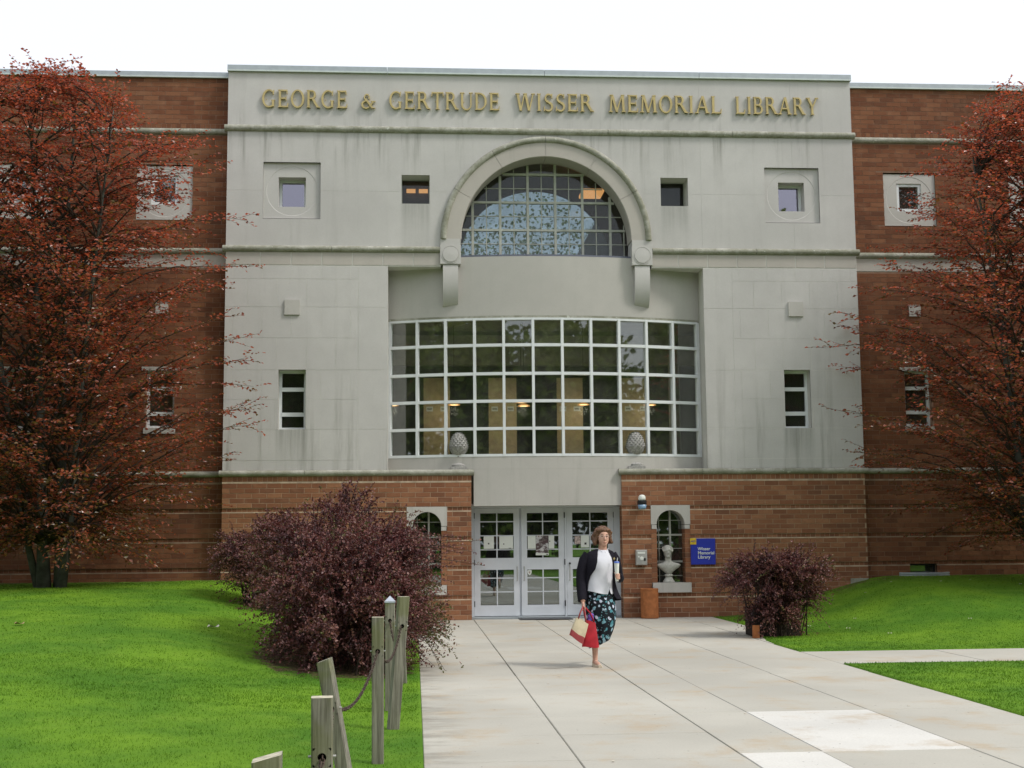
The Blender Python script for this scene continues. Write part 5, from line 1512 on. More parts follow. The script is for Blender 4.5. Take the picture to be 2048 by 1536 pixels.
# trees across the street that the windows mirror
M_GREEN = leaf_mat('green leaf', [(0, (0.060, 0.105, 0.018)), (0.5, (0.145, 0.220, 0.034)), (1, (0.27, 0.33, 0.075))], 0.3, 0.6, 0.2, (1.1, 1.2, 0.6))
def street_tree(seed, h, r, n=9000, label='green leaved tree mirrored in the library windows', group='trees facing the library', lf=1.0):
    rg = np.random.default_rng(seed)
    t = empty('street_tree', (0, 0, 0), label, 'tree', group)
    b = MB(); b.tube([(0, 0, -0.2), (0.1, 0, h * 0.3), (-0.1, 0.1, h * 0.6), (0, 0, h * 0.9)], [0.32, 0.25, 0.16, 0.04], 10)
    for k in range(14):
        a = k * 2.4; z = h * rg.uniform(0.25, 0.7); L = r * rg.uniform(0.6, 0.95)
        b.tube([(0, 0, z), (L * .5 * math.cos(a), L * .5 * math.sin(a), z + L * .35), (L * math.cos(a), L * math.sin(a), z + L * .55)], [0.10, 0.06, 0.02], 6, caps=False)
    o = b.build('trunk', M_BARK, None, smooth=True); o.parent = t
    cl = rg.normal(0, 1, (120, 3)); cl /= np.linalg.norm(cl, axis=1, keepdims=True); cl *= rg.uniform(0.40, 1.0, (120, 1))
    c = cl[rg.integers(0, 120, n)] + rg.normal(0, 0.17, (n, 3))
    P_l = c * np.array([r, r, h * 0.44]) + np.array([0, 0, h * 0.55])
    o = leaves_mesh('crown', P_l, rg.normal(0, 1, (n, 3)), rg.normal(0, 1, (n, 3)) + np.array([0, 0, .8]), lf * rg.uniform(0.35, 0.6, n), lf * rg.uniform(0.14, 0.24, n), M_GREEN, rg.random(n), None)
    o.parent = t; o['kind'] = 'stuff'
    return t
protos = [street_tree(31, 17, 6.0), street_tree(32, 13, 5.4), street_tree(33, 15.0, 5.0, 14000, 'airy tree beyond the library seen through the arched window', 'trees beyond the arched window', 0.29)]
used_ = set()
for i, (tx, ty, k) in enumerate(((-24, -12, 0), (-14, -20, 1), (-6, -26, 0), (5, -22, 1), (13, -30, 0), (22, -20, 0), (31, -26, 1), (-33, -24, 0), (-1, -38, 1), (9, -44, 0), (40, -18, 0), (-12, -36, 0), (18, -40, 0), (28, -42, 0), (-24, -40, 1), (1, -30, 1), (-10.5, -17, 1), (17, -16, 1), (7.5, -34, 0), (-18, -30, 0), (36, -34, 1), (-30, -4, 0), (-38, -14, 0), (-46, -2, 1), (-36, 4, 1), (36, -6, 0), (45, -14, 0), (52, -2, 1), (44, 5, 0), (6.9, 50, 2), (1.0, 54, 2))):
    src = protos[k]
    if k in used_:
        r = src.copy(); COL.objects.link(r)
        for chd in src.children:
            q = chd.copy(); COL.objects.link(q); q.parent = r
    else: r = src; used_.add(k)
    r.location = (tx, ty, 0); r.rotation_euler = (0, 0, i * 1.3)
# ================================================================== posts and chains
def wood_mat():
    g = N('weathered post wood'); P = g.pos()
    gr = g.noise(g.scale(P, (70, 70, 2.2)), 1.0, 5, 0.65); n2 = g.noise(P, 5, 4); n3 = g.noise(g.scale(P, (160, 160, 6)), 1.0, 2)
    c = g.mix(g.rng(gr, 0.32, 0.68), (0.125, 0.120, 0.095), (0.285, 0.275, 0.225))
    c = g.mix(g.mth('MULTIPLY', g.rng(n3, 0.55, 0.72), 0.55), c, (0.065, 0.058, 0.045))
    z = g.xyz(P)[2]
    alg = g.mth('MULTIPLY', g.rng(n2, 0.42, 0.62), g.rng(z, 0.35, 0.95, 0.12, 0.8))
    c = g.mix(g.mth('MULTIPLY', alg, 0.75), c, (0.150, 0.165, 0.060))
    return g.done(g.bsdf(c, 0.85, g.bump(gr, 0.5, 0.004), 0.2))
M_WOOD = wood_mat(); M_CUT = simple('pale cut wood', (0.46, 0.43, 0.33), 0.85, 0.2, sc=30, var=0.25)
M_PCAP = simple('pale metal post cap', (0.45, 0.49, 0.56), 0.4, 0.5, 0.3)
def post(x, y, h, topx, hole_z, label, hw=0.044, hd=0.044, yaw=0.0, cap=False, topy=0.0, tilt_top=0.0):
    z0 = float(lawn_h(x, y))
    t = empty('wooden_post', (x, y, z0), label, 'post', 'wooden posts joined by chains along the walk')
    sh = (topx - x) / h; shy = topy / h
    cs, sn = math.cos(yaw), math.sin(yaw)
    def T(px, py, pz):
        return (x + px * cs - py * sn + sh * pz, y + px * sn + py * cs + shy * pz, z0 + pz)
    def X(pts): return [T(*p) for p in pts]
    b = MB(); c = 0.006
    oc = [(-hw + c, -hd), (hw - c, -hd), (hw, -hd + c), (hw, hd - c), (hw - c, hd), (-hw + c, hd), (-hw, hd - c), (-hw, -hd + c)]
    zt = lambda px: h + tilt_top * px
    for k in range(1, 8):
        a, d_ = oc[k], oc[(k + 1) % 8]
        b.face(X([(a[0], a[1], -0.2), (d_[0], d_[1], -0.2), (d_[0], d_[1], zt(d_[0])), (a[0], a[1], zt(a[0]))]))
    w = hw - c; hz = hole_z - z0; r = 0.017
    b.face(X([(-w, -hd, -0.2), (w, -hd, -0.2), (w, -hd, hz - w), (-w, -hd, hz - w)]))
    b.face(X([(-w, -hd, hz + w), (w, -hd, hz + w), (w, -hd, zt(w)), (-w, -hd, zt(-w))]))
    n = 16; sq, ci, tu = [], [], []
    for k in range(n):
        a = 2 * math.pi * (k + 0.5) / n; q = max(abs(math.cos(a)), abs(math.sin(a)))
        sq.append((w * math.cos(a) / q, -hd, hz + w * math.sin(a) / q)); ci.append((r * math.cos(a), -hd, hz + r * math.sin(a))); tu.append((r * math.cos(a), hd * 0.9, hz + r * math.sin(a)))
    b.grid([X(tu), X(ci), X(sq)], close=True); b.face(X(tu))
    if not cap: b.face(X([(p[0], p[1], zt(p[0])) for p in oc]), m=1)
    b.build('shaft', [M_WOOD, M_CUT], t)
    if cap:
        b = MB(); e = hw + 0.003
        base = [(-e, -e), (e, -e), (e, e), (-e, e)]
        lo = X([(p[0], p[1], h - 0.012) for p in base]); hi = X([(p[0], p[1], h + 0.002) for p in base]); ap = T(0, 0, h + 0.05)
        b.grid([lo, hi], close=True)
        for k in range(4): b.face([hi[k], hi[(k + 1) % 4], ap])
        b.build('cap', M_PCAP, t)
    # bolt ends on the two sides beside the hole
    for s_ in (-1, 1):
        b = MB(); b.tube([T(s_ * hw, -0.01, hz), T(s_ * (hw + 0.012), -0.01, hz)], 0.006, 6); b.build('bolt', MAT['steel'], t)
    return t
pA = post(-0.245, 9.33, 0.97, -0.247, 0.755, 'upright weathered post whose whole length down to the grass shows', 0.040, 0.040)
post(-0.168, 10.95, 1.04, -0.086, 0.82, 'weathered post leaning right with a greenish top', 0.043, 0.043, 0.22)
post(-0.213, 12.15, 0.95, -0.215, 0.795, 'weathered post with a pale pyramid metal cap', 0.044, 0.044, cap=True)
post(-0.305, 7.2, 0.87, -0.468, 0.64, 'weathered post leaning left with a bright cut edge', 0.036, 0.050, -0.12, tilt_top=0.35)
post(-0.345, 5.3, 0.895, -0.352, 0.686, 'wide front post cut by the bottom edge, showing its hole', 0.041, 0.041, 0.05)
post(-0.40, 3.8, 0.905, -0.40, 0.70, 'nearest post, of which only the very top shows', 0.040, 0.040, 0.05, tilt_top=0.25)
post(-0.10, 14.4, 0.87, -0.14, 0.70, 'dark thin post in the shade of the big shrub', 0.026, 0.026)
def chain(p0, p1, sag, label):
    p0, p1 = Vector(p0), Vector(p1)
    ns = 60; pts = []
    for i in range(ns + 1):
        t = i / ns; p = p0.lerp(p1, t); p.z -= sag * 4 * t * (1 - t); pts.append(p)
    cum = [0]
    for a, b_ in zip(pts[:-1], pts[1:]): cum.append(cum[-1] + (b_ - a).length)
    b = MB(); pitch = 0.024; s_ = 0.0; k = 0
    while s_ < cum[-1]:
        i = max(1, min(ns, int(np.searchsorted(cum, s_)))); c = pts[i]; t = (pts[i] - pts[i - 1]).normalized()
        u = t.cross(Vector((0, 0, 1)))
        u = u.normalized() if u.length > 1e-4 else Vector((1, 0, 0))
        w = t.cross(u)
        if k % 2: u, w = w, -u
        rows = []
        for q in range(10):
            a = 2 * math.pi * q / 10; ctr = c + t * 0.0165 * math.cos(a) + u * 0.0095 * math.sin(a); nrm = (t * math.cos(a) + u * math.sin(a)).normalized()
            rows.append([ctr + nrm * 0.0034 * math.cos(v) + w * 0.0034 * math.sin(v) for v in (0, 1.57, 3.14, 4.71)])
        rows.append(rows[0]); b.grid(rows, close=True)
        s_ += pitch; k += 1
    o = b.build('chain', MAT['rust'], smooth=True)
    return tag(o, label, 'chain', 'rusty chains hanging between the posts')
chain((-0.40, 3.85, 0.70), (-0.346, 5.27, 0.686), 0.16, 'rusty chain entering the hole of the wide front post')
chain((-0.347, 5.33, 0.686), (-0.425, 7.16, 0.64), 0.17, 'rusty chain from the wide front post to the left leaning post')
chain((-0.43, 7.24, 0.64), (-0.247, 9.30, 0.755), 0.14, 'rusty chain from the left leaning post up to the upright post')
chain((-0.247, 9.36, 0.755), (-0.105, 10.92, 0.82), 0.16, 'rusty chain from the upright post to the right leaning post')
chain((-0.105, 10.98, 0.82), (-0.214, 12.12, 0.795), 0.16, 'rusty chain from the right leaning post to the capped post')

# ================================================================== the woman
WX, WY = 0.0, 16.06
M_SKIN = simple('skin', (0.60, 0.355, 0.265), 0.5, 0.35, sc=30, var=0.08)
M_HAIR = simple('brown hair', (0.130, 0.066, 0.036), 0.55, 0.35, sc=60, var=0.5, bmp=0.4)
M_JACKET = simple('black jacket cloth', (0.012, 0.011, 0.017), 0.85, 0.15, sc=60, var=0.25)
M_BLOUSE = simple('white blouse cloth', (0.64, 0.65, 0.70), 0.8, 0.2, sc=6, var=0.08, bmp=0.4)
M_SHOE = simple('cream shoe leather', (0.62, 0.54, 0.42), 0.5, 0.4)
def skirt_mat():
    g = N('dark floral skirt'); P = g.obj()
    w = g.n('ShaderNodeVectorMath', operation='ADD'); nz = g.n('ShaderNodeTexNoise'); nz.inputs['Scale'].default_value = 14
    g.set(nz.inputs['Vector'], P); sc_ = g.n('ShaderNodeVectorMath', operation='SCALE'); g.set(sc_.inputs[0], nz.outputs[1]); sc_.inputs['Scale'].default_value = 0.05
    g.set(w.inputs[0], P); g.set(w.inputs[1], sc_.outputs[0])
    v = g.n('ShaderNodeTexVoronoi'); v.inputs['Scale'].default_value = 19; g.set(v.inputs['Vector'], w.outputs[0])
    v2 = g.n('ShaderNodeTexVoronoi'); v2.inputs['Scale'].default_value = 40; g.set(v2.inputs['Vector'], w.outputs[0])
    cr = g.xyz(v.outputs['Color'])[0]
    col = g.ramp(cr, [(0.0, (0.03, 0.13, 0.17)), (0.4, (0.075, 0.25, 0.30)), (0.62, (0.22, 0.42, 0.50)), (0.85, (0.55, 0.60, 0.72))])
    f1 = g.mth('MULTIPLY', g.rng(v.outputs['Distance'], 0.40, 0.46, 1, 0), g.rng(cr, 0.25, 0.3))
    f1 = g.mth('MULTIPLY', f1, g.rng(v.outputs['Distance'], 0.10, 0.14, 0.45, 1))
    f2 = g.mth('MULTIPLY', g.rng(v2.outputs['Distance'], 0.26, 0.32, 1, 0), g.rng(g.xyz(v2.outputs['Color'])[1], 0.62, 0.66))
    c = g.mix(f1, (0.008, 0.011, 0.016), col); c = g.mix(f2, c, (0.16, 0.34, 0.38))
    return g.done(g.bsdf(c, 0.75, None, 0.2))
WOM = MB()
def loft(mb, secs, n=28, m=0, caps=True, wob=None):
    """secs: (cx, cy, z, rx, ry)"""
    rows = []
    for i, (cx_, cy_, z, rx, ry) in enumerate(secs):
        row = []
        for k in range(n):
            a = 2 * math.pi * k / n
            f = 1 + (wob(i / (len(secs) - 1), a) if wob else 0)
            row.append((cx_ + rx * f * math.cos(a), WY + cy_ + ry * f * math.sin(a), z))
        rows.append(row)
    mb.grid(rows, close=True, caps=caps, m=m)
def wt(mb, pts, rad, n=10, m=0):
    mb.tube([(p[0], WY + p[1], p[2]) for p in pts], rad, n, m=m)
def we(mb, c, r, n=10, m=0, rot=None): ell(mb, (c[0], WY + c[1], c[2]), r, n, m, rot)
# body: torso, neck, head, arms, hands and legs in one surface
loft(WOM, [(2.195, 0, 0.78, 0.13, 0.10), (2.195, 0, 0.90, 0.145, 0.115), (2.20, 0, 1.02, 0.135, 0.10), (2.205, 0, 1.16, 0.145, 0.105), (2.21, 0.005, 1.28, 0.155, 0.09), (2.22, 0.01, 1.335, 0.12, 0.07), (2.235, 0.01, 1.37, 0.06, 0.055)])
wt(WOM, [(2.235, 0.012, 1.33), (2.242, 0.0, 1.40), (2.245, -0.005, 1.47)], [0.058, 0.05, 0.05], 14)
FACE = math.radians(7); fx, fy = math.sin(FACE), -math.cos(FACE)
Rz = Matrix.Rotation(FACE, 3, 'Z'); HC = Vector((2.246, 0.0, 0))
def hp(l, f, z):          # head point: l to her left, f forward
    return (HC.x + l * math.cos(FACE) + f * fx, HC.y + l * math.sin(FACE) + f * fy, z)
we(WOM, hp(0, -0.005, 1.54), (0.072, 0.092, 0.090), 14, rot=Rz); we(WOM, hp(0, 0.035, 1.495), (0.062, 0.058, 0.085), 14, rot=Rz)
we(WOM, hp(0, 0.050, 1.438), (0.036, 0.036, 0.032), 10, rot=Rz); we(WOM, hp(0.028, 0.058, 1.483), (0.026, 0.024, 0.026), 8, rot=Rz); we(WOM, hp(-0.028, 0.058, 1.483), (0.026, 0.024, 0.026), 8, rot=Rz)
wt(WOM, [hp(0, 0.088, 1.528), hp(0, 0.104, 1.505), hp(0, 0.110, 1.490), hp(0, 0.092, 1.482)], [0.008, 0.010, 0.0125, 0.010], 8)
we(WOM, hp(0, 0.086, 1.457), (0.020, 0.011, 0.0085), 8, rot=Rz); we(WOM, hp(0, 0.084, 1.446), (0.017, 0.011, 0.0075), 8, rot=Rz)
for s_ in (-1, 1): we(WOM, hp(s_ * 0.073, -0.005, 1.505), (0.012, 0.02, 0.03), 8, rot=Rz)
# arms
wt(WOM, [(2.055, 0.0, 1.295), (1.995, -0.01, 1.04), (1.980, -0.13, 0.80), (1.978, -0.16, 0.765)], [0.048, 0.040, 0.030, 0.026], 12)
wt(WOM, [(2.365, 0.0, 1.295), (2.430, 0.03, 1.06), (2.405, -0.12, 1.035), (2.395, -0.155, 1.045)], [0.046, 0.040, 0.028, 0.025], 12)
# right hand: palm and curled fingers round the handles
HR = Vector((1.976, -0.175, 0.728))
we(WOM, (HR.x, HR.y, HR.z), (0.020, 0.038, 0.040), 8)
for k in range(4):
    yy = HR.y - 0.030 + k * 0.019; ln = (0.9, 1.0, 0.96, 0.8)[k]
    wt(WOM, [(HR.x + 0.012, yy, HR.z - 0.020), (HR.x + 0.022, yy, HR.z - 0.048 * ln), (HR.x + 0.006, yy, HR.z - 0.066 * ln), (HR.x - 0.016, yy, HR.z - 0.056 * ln), (HR.x - 0.018, yy, HR.z - 0.036)], [0.0088, 0.0085, 0.0080, 0.0075, 0.0065], 7)
wt(WOM, [(HR.x + 0.010, HR.y - 0.03, HR.z + 0.015), (HR.x - 0.006, HR.y - 0.050, HR.z - 0.012), (HR.x - 0.018, HR.y - 0.044, HR.z - 0.040)], [0.011, 0.0095, 0.0075], 7)
# left hand round the cup
HL = Vector((2.386, -0.185, 1.058)); CU = Vector((2.374, -0.222, 1.06))
we(WOM, (HL.x + 0.006, HL.y + 0.004, HL.z), (0.022, 0.030, 0.036), 8)
for k in range(4):
    z = HL.z + 0.026 - k * 0.018; ln = (0.95, 1.0, 0.95, 0.8)[k]
    pts = []
    for a in np.linspace(0.5, -2.6 * ln, 6): pts.append((CU.x + 0.030 * math.cos(a), CU.y + 0.030 * math.sin(a), z))
    wt(WOM, pts, [0.009, 0.0088, 0.0085, 0.008, 0.0075, 0.0065], 7)
wt(WOM, [(HL.x - 0.004, HL.y + 0.01, HL.z + 0.022), (CU.x - 0.02, CU.y + 0.022, HL.z + 0.04), (CU.x - 0.031, CU.y - 0.004, HL.z + 0.046)], [0.011, 0.0095, 0.0075], 7)
# legs: standing leg and the leg swung back
wt(WOM, [(2.135, 0.0, 0.84), (2.132, -0.03, 0.50), (2.132, -0.01, 0.36), (2.132, 0.0, 0.20), (2.132, 0.0, 0.085), (2.132, 0.0, 0.05)], [0.085, 0.056, 0.052, 0.036, 0.030, 0.032], 14)
wt(WOM, [(2.132, 0.02, 0.04), (2.145, -0.09, 0.035), (2.158, -0.17, 0.022)], [0.030, 0.034, 0.024], 10)
wt(WOM, [(2.265, 0.0, 0.84), (2.262, 0.02, 0.52), (2.250, 0.20, 0.46), (2.245, 0.36, 0.42)], [0.085, 0.056, 0.048, 0.030], 12)
wt(WOM, [(2.245, 0.36, 0.42), (2.245, 0.41, 0.36), (2.245, 0.42, 0.27)], [0.030, 0.034, 0.022], 10)
BODY = remeshed(WOM, 'person', M_SKIN, 0.0055, None, 3)
tag(BODY, 'woman in black jacket and dark floral skirt walking out with two bags', 'person')
def wear(o): return o      # parts of the person are linked as children by under()
b = MB(); rg = np.random.default_rng(4)
for k in range(150):
    th = rg.uniform(0, 2 * math.pi); ph = rg.uniform(-0.75, 1.45)
    l, f = math.cos(ph) * math.cos(th), math.cos(ph) * math.sin(th)     # f>0 is forward
    z = 1.545 + 0.088 * math.sin(ph)
    if f > 0.30 and z < 1.590: continue
    if f > 0.0 and z < 1.52 and abs(l) < 0.55: continue
    q = hp(l * 0.090, -0.012 + f * 0.098, z)
    we(b, q, tuple(rg.uniform(0.016, 0.028) for _ in range(3)), 6)
for s_, z1_ in ((-1, 1.435), (1, 1.455)):
    for z in np.linspace(z1_, 1.57, 8):
        for f in (-0.075, -0.045, -0.015, 0.015):
            we(b, hp(s_ * (0.090 + 0.014 * math.sin(z * 40 + f * 30)), f, z), (0.022, 0.024, 0.020), 6)
for l in np.linspace(-0.07, 0.07, 7):
    we(b, hp(l, 0.066 - 6 * l * l, 1.598), (0.022, 0.022, 0.024), 6)
    for z in (1.45, 1.49, 1.53, 1.57): we(b, hp(l, -0.092 + 4 * l * l, z), (0.024, 0.022, 0.024), 6)
we(b, hp(0, -0.015, 1.56), (0.087, 0.092, 0.082), 12, rot=Rz)
remeshed(b, 'hair', M_HAIR, 0.006, BODY, 1)
for s_ in (-1, 1):
    b = MB(); we(b, hp(s_ * 0.030, 0.0855, 1.527), (0.011, 0.006, 0.0055), 8, rot=Rz); b.build('eye', simple('eye', (0.05, 0.035, 0.03), 0.3), BODY, smooth=True)
    b = MB(); wt(b, [hp(s_ * 0.016, 0.0915, 1.545), hp(s_ * 0.030, 0.0915, 1.549), hp(s_ * 0.045, 0.083, 1.544)], [0.003, 0.0036, 0.002], 6); b.build('eyebrow', M_HAIR, BODY, smooth=True)
b = MB(); wt(b, [hp(-0.021, 0.086, 1.4515), hp(0, 0.0965, 1.4525), hp(0.021, 0.086, 1.4515)], [0.002, 0.0052, 0.002], 6); b.build('lips', simple('lips', (0.36, 0.12, 0.10), 0.5), BODY, smooth=True)
b = MB()
for s_ in (-1, 1):
    pts = [hp(s_ * 0.031 + 0.0225 * math.cos(a), 0.103 - 0.10 * abs(s_ * 0.031 + 0.0225 * math.cos(a)) , 1.524 + 0.017 * math.sin(a)) for a in np.linspace(0, 2 * math.pi, 15)]
    wt(b, pts, 0.0014, 5); wt(b, [hp(s_ * 0.054, 0.097, 1.528), hp(s_ * 0.076, 0.01, 1.522)], 0.0014, 5)
wt(b, [hp(-0.009, 0.102, 1.528), hp(0.009, 0.102, 1.528)], 0.0014, 5); b.build('glasses', MAT['steel'], BODY)
# blouse
b = MB(); rows = []; n = 40
SEC = [(0.855, 2.190, 0.178, 0.182), (0.90, 2.190, 0.172, 0.176), (0.98, 2.195, 0.162, 0.160), (1.06, 2.20, 0.158, 0.148), (1.14, 2.205, 0.160, 0.158), (1.21, 2.21, 0.162, 0.160), (1.28, 2.215, 0.160, 0.125), (1.33, 2.225, 0.125, 0.090), (1.365, 2.236, 0.066, 0.068)]
for i, (z, cx_, rx, ry) in enumerate(SEC):
    row = []
    for k in range(n):
        a = 2 * math.pi * k / n; x = cx_ + rx * math.cos(a) * (1 + 0.008 * math.sin(9 * a + i)); y = -0.005 + ry * math.sin(a) * (1 + 0.028 * math.sin(6 * a + 1.2 * i))
        zz = z
        if i == 0:
            zz = 0.895 - 0.045 * min(1, max(0, (x - 2.02) / 0.20)) if math.sin(a) < 0 else 0.88
            if math.sin(a) < 0 and abs(x - 2.288) < 0.013: zz = 0.905
        row.append((x, WY + y, zz))
    rows.append(row)
b.grid(rows, close=True)
b.build('blouse', M_BLOUSE, BODY, smooth=True)
b = MB()
for s_ in (-1, 1):          # pointed collar
    nk = Vector((2.240, 0, 0))
    A = [(nk.x + s_ * 0.004, -0.088, 1.318), (nk.x + s_ * 0.030, -0.096, 1.285), (nk.x + s_ * 0.082, -0.070, 1.312), (nk.x + s_ * 0.070, -0.005, 1.385), (nk.x + s_ * 0.052, -0.052, 1.375), (nk.x + s_ * 0.022, -0.082, 1.345)]
    A = [(p[0], WY + p[1], p[2]) for p in A]; B2 = [(p[0], p[1] - 0.008, p[2] + 0.001) for p in A]
    b.grid([A, B2], close=True); b.face(B2 if s_ > 0 else B2[::-1]); b.face(A if s_ < 0 else A[::-1])
b.build('collar', M_BLOUSE, BODY)
# skirt, gathered and swinging
b = MB(); rows = []; n = 56
SK = [(0.93, 2.195, 0.130, 0.110), (0.86, 2.195, 0.158, 0.146), (0.76, 2.200, 0.176, 0.172), (0.66, 2.206, 0.180, 0.182), (0.56, 2.206, 0.178, 0.186), (0.47, 2.200, 0.166, 0.182), (0.39, 2.190, 0.150, 0.170), (0.33, 2.182, 0.136, 0.155), (0.275, 2.176, 0.122, 0.140), (0.262, 2.174, 0.112, 0.125)]
for i, (z, cx_, rx, ry) in enumerate(SK):
    row = []; q = i / (len(SK) - 1)
    for k in range(n):
        a = 2 * math.pi * k / n
        f = 1 + (0.015 + 0.05 * q) * math.sin(8 * a + 1.5 * q) + 0.03 * q * math.sin(13 * a + 2)
        x = cx_ + rx * f * math.cos(a); y = -0.01 + ry * f * math.sin(a)
        zz = z + (0.42 * (x - 2.175) * q ** 3)
        row.append((x, WY + y, zz))
    rows.append(row)
b.grid(rows, close=True)
b.build('skirt', skirt_mat(), BODY, smooth=True)
# jacket: open shell with two sleeves
b = MB()
JK = [(1.375, 2.232, 0.080, 0.078, 2.180, 2.300), (1.345, 2.222, 0.145, 0.095, 2.168, 2.312), (1.31, 2.212, 0.180, 0.118, 2.165, 2.325), (1.22, 2.208, 0.186, 0.168, 2.152, 2.352), (1.14, 2.205, 0.184, 0.166, 2.128, 2.362), (1.06, 2.200, 0.184, 0.160, 2.070, 2.362), (0.98, 2.198, 0.190, 0.162, 2.045, 2.356), (0.90, 2.200, 0.208, 0.168, 2.036, 2.352), (0.83, 2.206, 0.232, 0.176, 2.032, 2.356), (0.775, 2.212, 0.250, 0.182, 2.034, 2.380)]
outr, inn = [], []
for z, cx_, rx, ry, xl, xr in JK:
    aL = math.asin(max(-0.98, (xl - cx_) / rx)); aR = math.asin(min(0.98, (xr - cx_) / rx))
    A = np.linspace(aR, 2 * math.pi + aL, 40)
    dz = lambda a: (0.025 * math.cos(a) if z < 0.8 else 0)
    outr.append([(cx_ + rx * math.sin(a), WY - ry * math.cos(a) * (1 + 0.02 * math.sin(6 * a)), z + dz(a)) for a in A]); inn.append([(cx_ + (rx - 0.010) * math.sin(a), WY - (ry - 0.010) * math.cos(a), z + dz(a) + 0.002) for a in A])
b.grid(outr); b.grid([r[::-1] for r in inn])
for E_ in (0, -1): b.grid([[o[E_] for o in outr], [i_[E_] for i_ in inn]])
b.grid([outr[-1], inn[-1]]); b.grid([outr[0], inn[0]])
wt(b, [(2.075, 0.005, 1.315), (2.030, 0.0, 1.24), (1.992, -0.005, 1.12), (1.978, -0.02, 1.02), (1.972, -0.07, 0.90), (1.972, -0.135, 0.775)], [0.066, 0.076, 0.070, 0.064, 0.060, 0.054], 16)
wt(b, [(2.345, 0.005, 1.315), (2.385, 0.0, 1.24), (2.412, 0.01, 1.13), (2.432, 0.03, 1.055), (2.436, -0.02, 1.03), (2.420, -0.10, 1.035), (2.406, -0.14, 1.045)], [0.064, 0.070, 0.062, 0.056, 0.055, 0.050, 0.046], 16)
b.build('jacket', M_JACKET, BODY, smooth=True, angle=60)
b = MB(); 
for k in range(5):
    a = k * 1.257; wt(b, [(2.352, -0.172, 1.262), (2.352 + 0.016 * math.cos(a), -0.170, 1.262 + 0.020 * math.sin(a))], [0.006, 0.002], 5)
b.build('brooch', MAT['gold'], BODY)
b = MB(); loft(b, [(2.133, 0.035, 0.004, 0.034, 0.03), (2.133, 0.035, 0.05, 0.033, 0.03), (2.133, 0.04, 0.075, 0.028, 0.016)], 16)
rows = []
for t in np.linspace(0, 1, 9):
    cx_ = 2.133 + 0.03 * t; cy_ = 0.05 - 0.255 * t; w = 0.034 + 0.016 * math.sin(math.pi * min(1, t * 1.1)) - 0.022 * max(0, t - .75) * 4 * .7; h = 0.058 - 0.022 * t
    rows.append([(cx_ + w * math.cos(a), WY + cy_, 0.003 + (h * max(0, math.sin(a)) if math.sin(a) > 0 else 0.0)) for a in np.linspace(0, 2 * math.pi, 18, endpoint=False)])
b.grid(rows[::-1], close=True, caps=True); b.build('shoe', M_SHOE, BODY, smooth=True, angle=60)
b = MB(); we(b, (2.245, 0.425, 0.31), (0.040, 0.035, 0.10), 8); b.build('shoe', M_SHOE, BODY, smooth=True)
# cup in her hand
cp = empty('drink_cup', (2.374, WY - 0.222, 1.03), 'white drinking cup with blue lid and straw held in her left hand', 'cup')
b = MB(); b.lathe([(0.0, 1.000), (0.019, 1.000), (0.021, 1.03), (0.029, 1.215), (0.0, 1.216)], 2.374, WY - 0.222, 16); b.build('cup_body', MAT['paper'], cp, smooth=True, angle=40)
b = MB(); b.lathe([(0.031, 1.212), (0.031, 1.224), (0.026, 1.232), (0.0, 1.234)], 2.374, WY - 0.222, 16); b.build('lid', simple('blue lid', (0.12, 0.19, 0.55), 0.4), cp, smooth=True, angle=40)
b = MB(); b.tube([(2.374, WY - 0.222, 1.2), (2.386, WY - 0.222, 1.275)], 0.004, 6); b.build('straw', MAT['paper'], cp)
# bags
def bag_body(mb, top, bot, y0, y1, bulge, split=None, nrow=10, n=24):
    """top/bot: two end points (x,z); rounded-rectangle sections"""
    rows = []
    for i in range(nrow + 1):
        t = i / nrow
        xa = bot[0][0] + (top[0][0] - bot[0][0]) * t; za = bot[0][1] + (top[0][1] - bot[0][1]) * t
        xb = bot[1][0] + (top[1][0] - bot[1][0]) * t; zb = bot[1][1] + (top[1][1] - bot[1][1]) * t
        ym, hd = (y0 + y1) / 2, (y1 - y0) / 2 * (1.0 - 0.55 * t) * (0.9 + bulge * math.sin(math.pi * t))
        row = []
        for k in range(n):
            a = 2 * math.pi * k / n; c, s_ = math.cos(a), math.sin(a)
            cx_ = math.copysign(abs(c) ** 0.5, c); sy = math.copysign(abs(s_) ** 0.6, s_)
            u = (cx_ + 1) / 2
            row.append((xa + (xb - xa) * u, WY + ym + hd * sy, za + (zb - za) * u + 0.006 * math.sin(7 * u + 5 * t)))
        rows.append(row)
    if split is None: mb.grid(rows, close=True); mb.face(rows[0][::-1])
    else:
        mb.grid(rows[:split + 1], close=True, m=1); mb.grid(rows[split:], close=True, m=0); mb.face(rows[0][::-1], m=1)
M_RED = simple('red bag cloth', (0.40, 0.018, 0.030), 0.6, 0.3, sc=9, var=0.2, bmp=0.3); M_CREAM = simple('cream canvas', (0.60, 0.52, 0.36), 0.8, 0.2, sc=9, var=0.1, bmp=0.3); M_PINKRED = simple('dull red leather', (0.36, 0.060, 0.065), 0.5, 0.4, sc=9, var=0.15)
b1 = empty('tote_bag', (1.88, WY - 0.33, 0.30), 'cream tote bag with dull red base hanging from her right hand', 'bag')
b = MB(); bag_body(b, ((1.872, 0.602), (2.016, 0.522)), ((1.790, 0.395), (1.948, 0.285)), -0.39, -0.275, 0.25, 3); b.build('bag_body', [M_CREAM, M_PINKRED], b1, smooth=True, angle=70)
b = MB()
for yy in (-0.352, -0.312):
    wt(b, [(1.895, yy, 0.575), (1.925, yy, 0.655), (1.962, yy * .55 - .085, 0.715), (1.985, -0.175, 0.700), (1.985, yy * .6 - 0.08, 0.64), (1.985, yy, 0.545)], 0.0065, 6)
b.build('handle', M_PINKRED, b1, smooth=True)
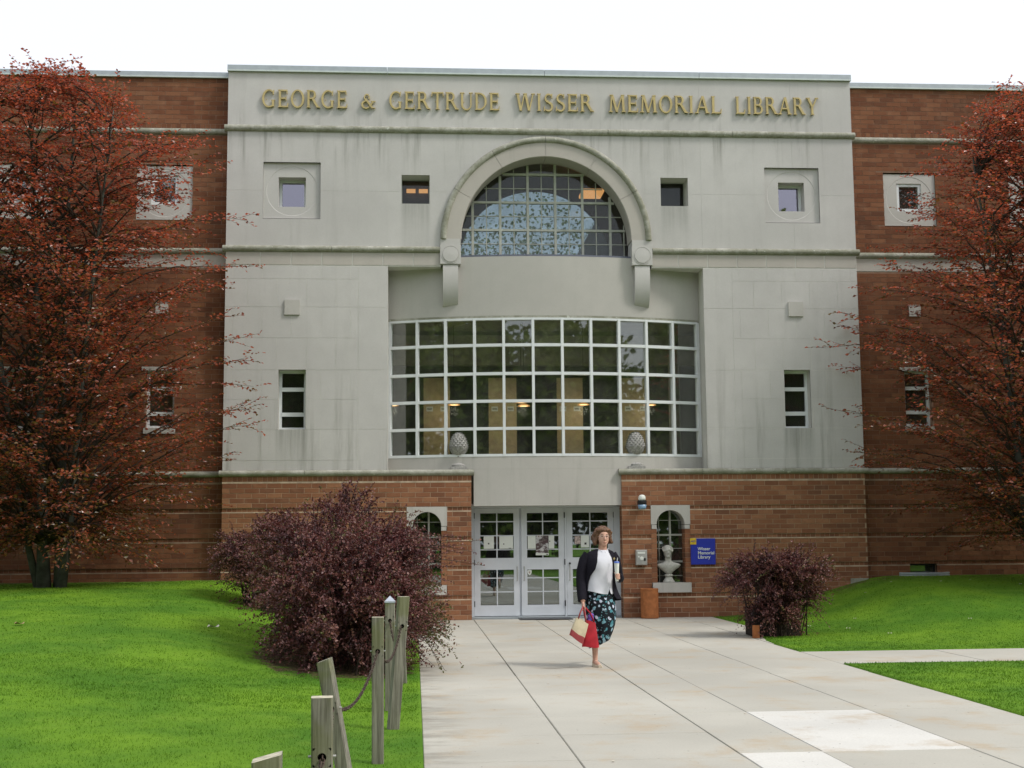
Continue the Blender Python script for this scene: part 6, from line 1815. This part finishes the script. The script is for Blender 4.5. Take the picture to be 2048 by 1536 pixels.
b2 = empty('red_bag', (2.05, WY - 0.22, 0.24), 'bright red bag hanging behind the cream tote from her right hand', 'bag')
b = MB(); bag_body(b, ((1.990, 0.560), (2.112, 0.532)), ((1.950, 0.250), (2.150, 0.238)), -0.275, -0.165, 0.2); b.build('bag_body', M_RED, b2, smooth=True, angle=70)
b = MB()
for yy in (-0.235, -0.205):
    wt(b, [(2.00, yy, 0.55), (1.985, yy, 0.62), (1.975, -0.19, 0.69), (2.005, -0.185, 0.695), (2.055, yy, 0.63), (2.095, yy, 0.535)], 0.009, 6)
b.build('handle', M_RED, b2, smooth=True)
b = MB()
for k in range(9): we(b, (2.045 + 0.012 * (k % 3), -0.215 + 0.01 * (k % 2), 0.55 + 0.008 * k), (0.028, 0.022, 0.022), 6)
tag(remeshed(b, 'scarf', simple('purple cloth', (0.20, 0.10, 0.42), 0.7), 0.005, None, 4), 'crumpled purple cloth sticking out of the red bag', 'scarf')

# ------------------------------------------------------------------ small litter on the lawn
M_PETAL = simple('pale petal', (0.62, 0.58, 0.50), 0.7); M_DRY = simple('dry leaf', (0.34, 0.24, 0.13), 0.8)
def litter(name, x, y, s, m, label, grp=None, cat='leaf'):
    z = float(lawn_h(x, y)) + 0.02
    b = MB(); n = 10
    b.grid([[(x + s * r * math.cos(2 * math.pi * k / n) * 1.4, y + s * r * math.sin(2 * math.pi * k / n), z + s * 0.3 * r * r * (1 + math.sin(2 * k))) for k in range(n)] for r in (0.1, 0.6, 1.0)], close=True)
    b.face([(x + s * 0.1 * math.cos(2 * math.pi * k / n) * 1.4, y + s * 0.1 * math.sin(2 * math.pi * k / n), z) for k in range(n)])
    tag(b.build(name, m), label, cat, grp)
litter('fallen_leaf', -2.55, 17.6, 0.055, M_PETAL, 'single pale curled leaf on the left lawn near the big shrub')
litter('fallen_leaf', -4.85, 17.2, 0.045, M_DRY, 'brownish dry leaf at the far left of the left lawn')
for k in range(14):
    a = RNG.uniform(6.2, 12); d_ = RNG.uniform(18.2, 25.0)
    litter('fallen_petal', a, d_, RNG.uniform(0.012, 0.022), M_PETAL, 'tiny white petal lying on the right lawn', 'white petals on the right lawn', 'petal')
for k in range(16):
    a = RNG.uniform(0.2, 4.9); d_ = RNG.uniform(9, 25.0)
    b = MB(); b.box(a, a + 0.018, d_, d_ + 0.02, 0.004, 0.008); tag(b.build('fallen_petal', M_PETAL), 'tiny white petal lying on the concrete walk', 'petal', 'white petals on the walk')
